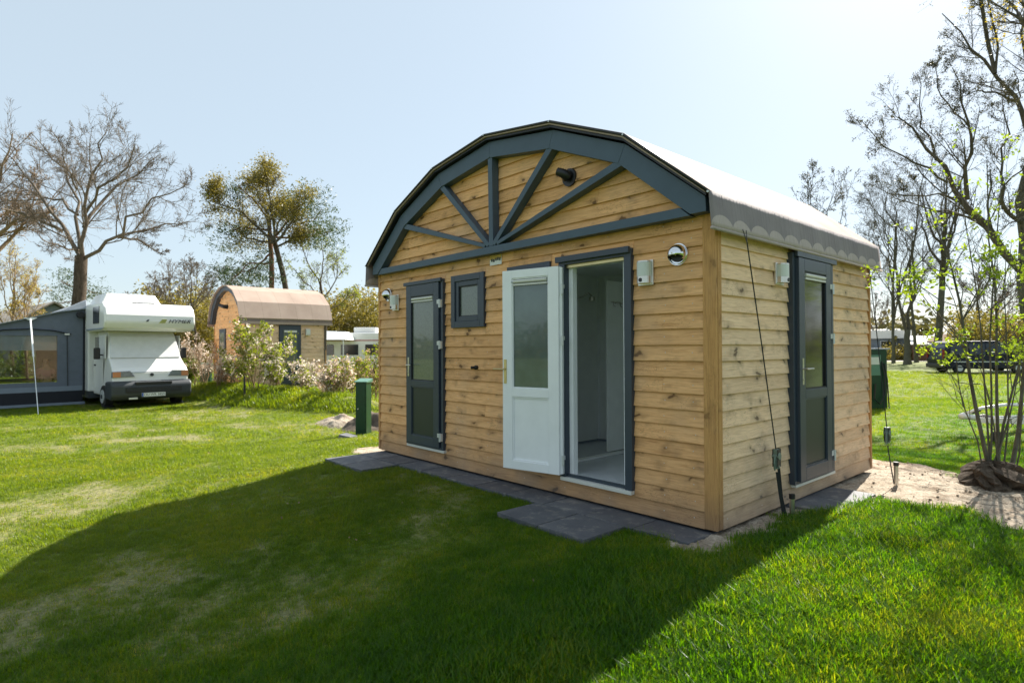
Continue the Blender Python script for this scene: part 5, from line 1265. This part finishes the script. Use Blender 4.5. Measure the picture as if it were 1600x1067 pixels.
for a in (-.23, .23):
    for b in (-.28, .2): obj('leg', MB().cyl((px_+a, py_+b, 0), (0, 0, 1), .012, .44, 6), M['alu'], ch)

# ------------------------------------------------------------------ second cabin
c2 = thing('small_cabin', 'smaller arched wooden cabin with tan roof behind flowering shrubs', 'cabin', (-19.03, 2.48, -.02))
W2, L2 = 3.63, 2.95
A2 = [(-W2-.05, 2.50), (-W2+.20, 3.08), (-W2+.75, 3.52), (-W2/2-.45, 3.72), (-W2/2, 3.77), (-W2/2+.45, 3.72), (-.75, 3.52), (-.20, 3.08), (.05, 2.50)]
def arch2(z):
    for i in range(4):
        (xa, za), (xb, zb) = A2[i], A2[i+1]
        if za <= z <= zb: x = xa+(xb-xa)*(z-za)/(zb-za); return x, -W2-x
    return (-W2+.03, -.03) if z < 2.6 else None
def b2(fn, a, b, z0, z1, mat, a2=None, b2_=None):
    a2 = a if a2 is None else a2; b2_ = b if b2_ is None else b2_
    obj('board', MB().hexa([fn(a, 0.0, z0), fn(b, 0.0, z0), fn(b, -.03, z0), fn(a, -.03, z0), fn(a2, -.016, z1), fn(b2_, -.016, z1), fn(b2_, -.03, z1), fn(a2, -.03, z1)]), mat, c2)
for k in range(27):
    z0, z1 = .1345*k, .1345*(k+1)+.003
    e0, e1 = arch2(z0+.1), arch2(z1+.1)
    if e0 and e1: b2(fr, e0[0], e0[1], z0, z1, M['wood_x'], e1[0], e1[1])
    if z1 < 2.60:
        for a, b in segs(.02, L2-.02, z0, z1, [(1.16, 1.98, .18, 2.36)], []): b2(sd, a, b, z0, z1, M['wood_y'])
    if z1 < 2.60: b2(lambda u, o, z: (-W2-o, u, z), .02, L2-.02, z0, z1, M['wood_y'])
mb = MB().prism([(x, z-.03) for x, z in A2]+[(-.04, 0), (-W2+.04, 0)], lambda u, v, d: (u, d, v), .031, .08)
mb.prism([(x, z-.03) for x, z in A2]+[(-.04, 0), (-W2+.04, 0)], lambda u, v, d: (u, d, v), L2-.08, L2).box(-.08, -.031, .08, L2-.08, 0, 2.5).box(-W2+.031, -W2+.08, .08, L2-.08, 0, 2.5)
obj('wall_core', mb, M['core'], c2)
mb = MB()
sc2 = lambda x, z, k: (-W2/2+(x+W2/2)*k, z+.0)
outer = [(-W2/2+(x+W2/2)*1.035, z+.07) for x, z in A2]; inner = [(-W2/2+(x+W2/2)*1.02, z+.04) for x, z in A2]
for i in range(8): mb.prism([inner[i], inner[i+1], outer[i+1], outer[i]], yf, -.22, L2+.2)
obj('roof_cover', mb, M['roof'], c2, smooth=False)
mb = MB(); fin = [(-W2/2+(x+W2/2)*.90, z-.12) for x, z in A2]; fin[0] = (fin[0][0]-.02, 2.45); fin[-1] = (fin[-1][0]+.02, 2.45)
for i in range(8): mb.prism([fin[i], fin[i+1], (inner[i+1][0], inner[i+1][1]-.005), (inner[i][0], inner[i][1]-.005)], yf, -.14, .03)
obj('fascia', mb, M['anthracite'], c2)
for x in (.075, -W2-.09):
    obj('roof_skirt', MB().box(x, x+.012, -.22, L2+.2, 2.44, 2.61), M['grey_skirt'], c2)
    obj('skirt_hem', MB().box(x-.012, x+.03, -.23, L2+.21, 2.36, 2.45), M['roof'], c2)
d_ = obj('door', slab(MB(), sd, 1.18, 1.96, .2, 2.34, .03, -.05), M['anthracite'], c2, bevel=.004); obj('glass', slab(MB(), sd, 1.32, 1.82, 1.0, 2.18, .035, .0305), M['frost'], d_); obj('vent_grille', slab(MB(), sd, 1.34, 1.80, 2.08, 2.15, .06, .0355), M['cream'], d_)
d_ = obj('door', slab(MB(), fr, -2.9, -2.15, .2, 2.25, .03, -.03), M['anthracite'], c2, bevel=.004); obj('glass', slab(MB(), fr, -2.76, -2.29, 1.0, 2.1, .035, .0305), M['frost'], d_)
lm = obj('wall_lamp', slab(MB(), sd, 2.12, 2.30, 1.98, 2.22, .09, .0), M['steel'], c2, bevel=.01); obj('lamp_shade', slab(MB(), sd, 2.14, 2.28, 2.06, 2.18, .11, .0905), M['opal'], lm)
v = obj('gable_vent', MB().tube([(-1.95, -.0, 3.05), (-1.97, -.14, 3.06), (-2.10, -.26, 3.12)], [.08, .07, .06], 10), M['black'], c2)
for (x0, x1, y0, y1) in ((-.04, .012, -.012, .04), (-W2, -W2+.05, -.012, .04), (-.04, .012, L2-.04, L2+.01)): obj('corner_post', MB().box(x0, x1, y0, y1, 0, 2.5), M['wood_z'], c2)

# ------------------------------------------------------------------ green utility pillars
def pillar(lab, x, y, rz, wd, dp, h, group):
    t = thing('utility_pillar', lab, 'utility box', (x, y, gz1(x, y)-.02), rz, group)
    obj('housing', MB().box(-wd/2, wd/2, -dp/2, dp/2, 0, h-.04), M['green_box'], t, bevel=.006)
    obj('lid', MB().hexa([(-wd/2-.02, -dp/2-.02, h-.04), (wd/2+.02, -dp/2-.02, h-.04), (wd/2+.02, dp/2+.02, h-.04), (-wd/2-.02, dp/2+.02, h-.04), (-wd/2-.02, -dp/2-.02, h-.02), (wd/2+.02, -dp/2-.02, h-.02), (wd/2+.02, dp/2+.02, h+.03), (-wd/2-.02, dp/2+.02, h+.03)]), M['green_lid'], t, bevel=.004)
    dd = obj('door', MB().box(-wd/2+.02, wd/2-.02, -dp/2-.012, -dp/2-.001, .12, h-.08), M['green_box'], t, bevel=.003); obj('lock', MB().cyl((-wd/2+.06, -dp/2-.012, h*.5), (0, -1, 0), .012, .015, 8), M['alu'], dd)
    return t
pillar('dark green utility pillar standing in the grass left of the large cabin', -8.0, 1.16, R(38), .22, .24, 1.08, 'green utility pillars')
q = at(322, 600, 26); pillar('dark green utility pillar between motorhome and small cabin', q[0], q[1], R(60), .42, .3, 1.1, 'green utility pillars')
q = at(545, 685, 10.6); t = thing('broken_slab', 'broken pale slab lying at the foot of the green pillar', 'slab', (q[0], q[1], gz1(q[0], q[1])+.0), .7)
obj('piece', MB().hexa([(-.16, -.1, 0), (.10, -.12, -.01), (.16, .06, .0), (-.1, .1, .02), (-.15, -.08, .09), (.08, -.10, .05), (.13, .05, .06), (-.09, .09, .10)]), M['paver'], t); obj('piece', MB().hexa([(.2, -.1, 0), (.34, -.08, 0), (.33, .04, 0), (.19, .03, 0), (.21, -.08, .04), (.32, -.07, .07), (.31, .03, .06), (.2, .02, .04)]), M['sand'], t)
# earth heap left of the pillar
def heap(name, cx, cy, rx, ry, h, mat, seed, rot=0):
    r = np.random.default_rng(seed); n = 36; u = np.linspace(-1.15, 1.15, n); U, Vv = np.meshgrid(u, u); q = np.hypot(U, Vv); Xh = cx+rx*(U*math.cos(rot)-Vv*math.sin(rot)); Yh = cy+ry*(U*math.sin(rot)+Vv*math.cos(rot))
    nz = np.array([[vnoise(a*3+5, b*3+9, 1, seed) for a, b in zip(ra, rb)] for ra, rb in zip(U, Vv)])
    Zh = gz(Xh, Yh)+h*np.clip(1-q**1.6, -.2, 1)*(.6+.8*nz)+r.normal(0, .012, U.shape)-.01; ii = (np.arange(n-1)[:, None]*n+np.arange(n-1)[None]).ravel()
    return npobj(name, np.stack([Xh.ravel(), Yh.ravel(), Zh.ravel()], 1), np.stack([ii, ii+1, ii+1+n, ii+n], 1), mat, None, kind='structure', smooth=True)
q = at(535, 650, 13.4); heap('earth_heap', q[0], q[1], .8, .55, .20, M['sand'], 3)
q = at(583, 650, 12.6); heap('earth_heap', q[0], q[1], .7, .7, .34, M['soil'], 4)

# ------------------------------------------------------------------ things behind, left of the cabin
q = at(557, 600, 35); cv = thing('caravan', 'white caravan with long grey window behind the shrubs', 'caravan', (q[0], q[1], -.25), R(48))
obj('body', MB().prism([(-2.2, .5), (-2.35, 1.4), (-2.1, 2.4), (-1.9, 2.62), (2.2, 2.62), (2.4, 2.3), (2.4, .5)], lambda u, v, d: (u, d, v), -1.1, 1.1), M['white_gel'], cv, bevel=.06)
for x in (-1.5, -.1, 1.3): wv_ = obj('window', MB().box(x-.5, x+.5, -1.125, -1.10, 1.35, 1.95), M['glass_blue'], cv, bevel=.01)
obj('stripe', MB().box(-2.1, 2.3, -1.112, -1.101, 2.15, 2.22), M['pink'], cv)
obj('roof_box', MB().box(.0, 1.3, -.6, .5, 2.62, 2.95), M['white_gel'], cv, bevel=.05)
for x in (-.5, .5): obj('wheel', MB().cyl((x, -1.12, .3), (0, 1, 0), .3, .2, 16), M['rubber'], cv)
q = at(512, 600, 33); aw = thing('party_tent', 'small white-roofed tent with dark side beside the caravan', 'tent', (q[0], q[1], -.25), R(48))
obj('roof', MB().hexa([(-1.3, -1.2, 2.2), (1.3, -1.2, 2.2), (1.3, 1.2, 2.2), (-1.3, 1.2, 2.2), (-.9, -.4, 2.75), (1.1, -.4, 2.65), (1.1, .4, 2.65), (-.9, .4, 2.75)]), M['white_cover'], aw); obj('side_wall', MB().box(-1.25, 1.25, 1.1, 1.15, 0, 2.2), M['tent'], aw)
for x in (-1.2, 1.2): obj('pole', MB().cyl((x, -1.15, 0), (0, 0, 1), .03, 2.2, 6), M['alu'], aw)
def house(label, px, D, rz, wd, dp, eave, ridge, wall, roof, wins=(), fasc=None):
    q = at(px, 600, D); h = thing('shed', label, 'building', (q[0], q[1], -.3), rz)
    obj('wall', MB().prism([(-dp/2, 0), (-dp/2, eave), (0, ridge-.08), (dp/2, eave), (dp/2, 0)], lambda u, v, d: (d, u, v), -wd/2, wd/2), M[wall], h)
    for s in (-1, 1): obj('roof', MB().prism([(s*(dp/2+.4), eave-.22*(ridge-eave)), (0, ridge), (0, ridge+.12), (s*(dp/2+.4), eave-.22*(ridge-eave)+.12)], lambda u, v, d: (d, u, v), -wd/2-.4, wd/2+.4), M[roof], h)
    if fasc: obj('fascia', MB().box(-wd/2-.42, wd/2+.42, -dp/2-.46, -dp/2-.42, eave-.25, eave+fasc), M['stone_white'], h)
    for x, w_, z0, z1 in wins:
        f = obj('window', MB().box(x-w_/2, x+w_/2, -dp/2-.03, -dp/2-.002, z0, z1), M['glass_blue'], h); obj('frame', ringframe(MB(), lambda u, o, z: (u, -dp/2-.03-o, z), x-w_/2-.06, x+w_/2+.06, z0-.06, z1+.06, .07, .02, -.01), M['stone_white'], f)
    return h
YV = YAW
house('low building with long beige roof behind the awning tent', 40, 46, YV-R(40)+R(90)-R(90), 16, 8, 2.6, 5.0, 'bluegrey', 'tile_beige', [(-3, 1, 1, 2), (2, 1, 1, 2)])
house('beige-roofed house behind the caravan', 590, 48, YV, 6, 6, 2.6, 4.1, 'brick_brown', 'felt', [(-1, 1, 1, 2)])
house('blue-grey chalet with white eave board behind the cabin back corner', 1352, 78, YV-R(30), 9, 6, 3.0, 3.9, 'bluegrey', 'felt', [(2.5, 1.6, 1.3, 2.4), (-1, 1.4, 1.3, 2.4)], .75)
house('long low pale-roofed shed behind the forked tree', 1432, 84, YV-R(35), 14, 7, 2.9, 4.1, 'bluegrey', 'felt', [(-4, 1.4, 1.2, 2.2), (3, 1.4, 1.2, 2.2)])
house('brown timber shed just left of the dark van', 1472, 70, YV-R(30), 6, 5, 2.1, 2.9, 'brick_brown', 'felt', [(-.6, 1.3, .9, 1.8)])
house('brown timber chalet with pale gable edge above the van', 1545, 66, YV-R(75), 8, 8, 2.3, 4.6, 'brick_brown', 'felt', [(0, 1.3, .9, 1.8)])
house('brown timber chalet at the right edge behind the bush', 1625, 58, YV-R(35), 8, 6, 2.2, 3.9, 'brick_brown', 'tile_beige', [(-2, 1.3, .9, 1.8)])
# pale path across the field
P0 = [at(p_, 544, 66) for p_ in range(1150, 1761, 60)]; P1 = [at(p_, 544, 77) for p_ in range(1150, 1761, 60)]
mb = MB(); n = len(P0)
for q in P0+P1: mb.v.append((q[0], q[1], gz1(q[0], q[1])+.03))
for i in range(n-1): mb.f.append((i, i+1, n+i+1, n+i))
obj('path', mb, M['path'], None, kind='structure')
# dark van
a0 = np.array([-7.6, 41.1]); a1 = np.array([-4.0, 44.3]); va = math.atan2(*(a1-a0)[::-1])
vn = thing('parked_van', 'dark navy van parked on the grass beyond the bush', 'van', (a0[0], a0[1], -.25), va)
prof = [(0, .45), (-.06, .9), (.04, 1.45), (.22, 1.92), (.55, 2.03), (3.0, 2.03), (3.35, 1.95), (4.15, 1.30), (4.95, 1.05), (5.15, .85), (5.18, .40), (4.9, .28), (.1, .30)]
hwv = lambda z: .95 if z < 1.1 else .95-.18*(z-1.1)
obj('body', loft([[(x, -hwv(z), z) for x, z in prof], [(x, hwv(z), z) for x, z in prof]]), M['navy'], vn, bevel=.05)
for (x0, x1, x2, x3) in ((.30, 1.35, 1.35, .42), (1.45, 2.35, 2.35, 1.45), (2.43, 3.75, 3.22, 2.43)):
    z0, z1 = 1.18, 1.86
    for s in (-1, 1):
        o_ = lambda z, e: s*(hwv(z)+e)
        obj('side_window', MB().hexa([(x0, o_(z0, .004), z0), (x1, o_(z0, .004), z0), (x1, o_(z0, -.02), z0), (x0, o_(z0, -.02), z0), (x3, o_(z1, .004), z1), (x2, o_(z1, .004), z1), (x2, o_(z1, -.02), z1), (x3, o_(z1, -.02), z1)]), M['glass_blue'], vn)
obj('windscreen', MB().hexa([(3.42, -.74, 1.93), (3.42, .74, 1.93), (3.38, .74, 1.90), (3.38, -.74, 1.90), (4.17, -.84, 1.32), (4.17, .84, 1.32), (4.12, .84, 1.30), (4.12, -.84, 1.30)]), M['glass_dark'], vn)
obj('rear_window', MB().hexa([(.0, -.72, 1.30), (.0, .72, 1.30), (.04, .72, 1.30), (.04, -.72, 1.30), (.17, -.68, 1.82), (.17, .68, 1.82), (.21, .68, 1.82), (.21, -.68, 1.82)]), M['glass_dark'], vn)
for x in (.85, 4.2):
    for y in (-.93, .75):
        wl = obj('wheel', MB().cyl((x, y, .33), (0, 1, 0), .33, .2, 20), M['rubber'], vn); s = -1 if y < 0 else 1
        obj('rim', MB().cyl((x, y+(.0 if s < 0 else .2), .33), (0, s, 0), .19, .02, 12), M['alu'], wl)
obj('bumper', MB().box(-.14, .1, -.9, .9, .35, .62), M['black'], vn, bevel=.04); obj('bumper', MB().box(5.05, 5.25, -.9, .9, .30, .60), M['black'], vn, bevel=.04)
for y in (-.9, .78): obj('tail_light', MB().box(-.075, .0, y, y+.12, .95, 1.5), M['red_lamp'], vn)
obj('side_moulding', MB().box(.5, 4.6, -.965, -.95, .70, .76), M['alu'], vn)
for s in (-1, 1): obj('mirror', MB().box(3.7, 3.82, s*1.02-.1, s*1.02+.1, 1.2, 1.4), M['black'], vn, bevel=.02)
q = at(1565, 584, 38.5); t = thing('white_board', 'white board lying on the grass beside the van', 'board', (q[0], q[1], gz1(q[0], q[1])+.02), YAW); obj('sheet', MB().box(-.75, .75, -.5, .5, 0, .12), M['white_gel'], t, bevel=.02)
# charging pillar behind the cabin
q = at(1366, 600, 16.2); t = thing('service_pillar', 'dark green service pillar with pale panel behind the cabin back corner', 'service pillar', (q[0], q[1], gz1(q[0], q[1])), YAW+R(4))
obj('housing', MB().box(-.28, .27, -.15, .15, 0, 1.62), M['green_box'], t, bevel=.02); obj('cap', MB().box(-.30, .33, -.18, .18, 1.62, 1.66), M['bluegrey'], t, bevel=.01)
pn = obj('panel', MB().box(-.24, .08, -.165, -.151, .92, 1.48), M['green_lid'], t, bevel=.03); obj('display', MB().box(-.2, .05, -.172, -.1655, 1.22, 1.42), M['opal'], pn)
obj('cable', MB().tube([(.1, -.17, 1.3), (.16, -.2, .9), (.14, -.22, .4), (.0, -.22, .15), (-.14, -.2, .3), (-.1, -.19, .7)], .018, 6).tube([(.18, -.17, 1.25), (.23, -.2, .8), (.24, -.24, .1), (.2, -.3, .02)], .016, 6), M['black'], t)
# trailer drawbar
q = at(1500, 660, 10.6); tr = thing('trailer', 'white trailer with its drawbar and coupling resting behind the bush stems', 'trailer', (q[0], q[1], gz1(q[0], q[1])), YAW-R(4))
obj('coupling', MB().tube([(0, 0, .44), (.06, 0, .46), (.18, 0, .44), (.32, 0, .42)], [.05, .065, .05, .045], 12), M['white_gel'], tr, smooth=True)
for s in (-1, 1): obj('drawbar', MB().hexa([(.3, -.03+s*.03, .34), (2.2, s*.55-.03, .34), (2.2, s*.55+.03, .34), (.3, .03+s*.03, .34), (.3, -.03+s*.03, .44), (2.2, s*.55-.03, .44), (2.2, s*.55+.03, .44), (.3, .03+s*.03, .44)]), M['white_gel'], tr, bevel=.005)
obj('brake_lever', MB().tube([(.10, 0, .50), (.35, -.02, .60), (.75, -.02, .66), (1.3, -.02, .67)], .028, 8), M['white_gel'], tr, smooth=True); obj('lever_grip', MB().tube([(.2, -.0, .52), (.34, 0, .57)], .034, 8), M['black'], tr)
jw = obj('jockey_wheel', MB().cyl((.55, -.10, .06), (0, 0, 1), .025, .62, 10), M['alu'], tr); obj('tyre', MB().cyl((.55, -.14, .10), (0, 1, 0), .10, .06, 16), M['rubber'], jw); obj('crank', MB().tube([(.55, -.10, .68), (.55, -.10, .74), (.66, -.1, .74)], .012, 6), M['black'], jw)
obj('bellows', MB().tube([(.34, 0, .42), (.42, 0, .42), (.5, 0, .42)], [.06, .075, .06], 10), M['black'], tr)
obj('bed', MB().box(1.75, 4.3, -.9, .9, .48, .60), M['white_gel'], tr, bevel=.02)
for s in (-1, 1): obj('wheel', MB().cyl((3.2, s*.95-.09, .30), (0, 1, 0), .30, .18, 18), M['rubber'], tr)
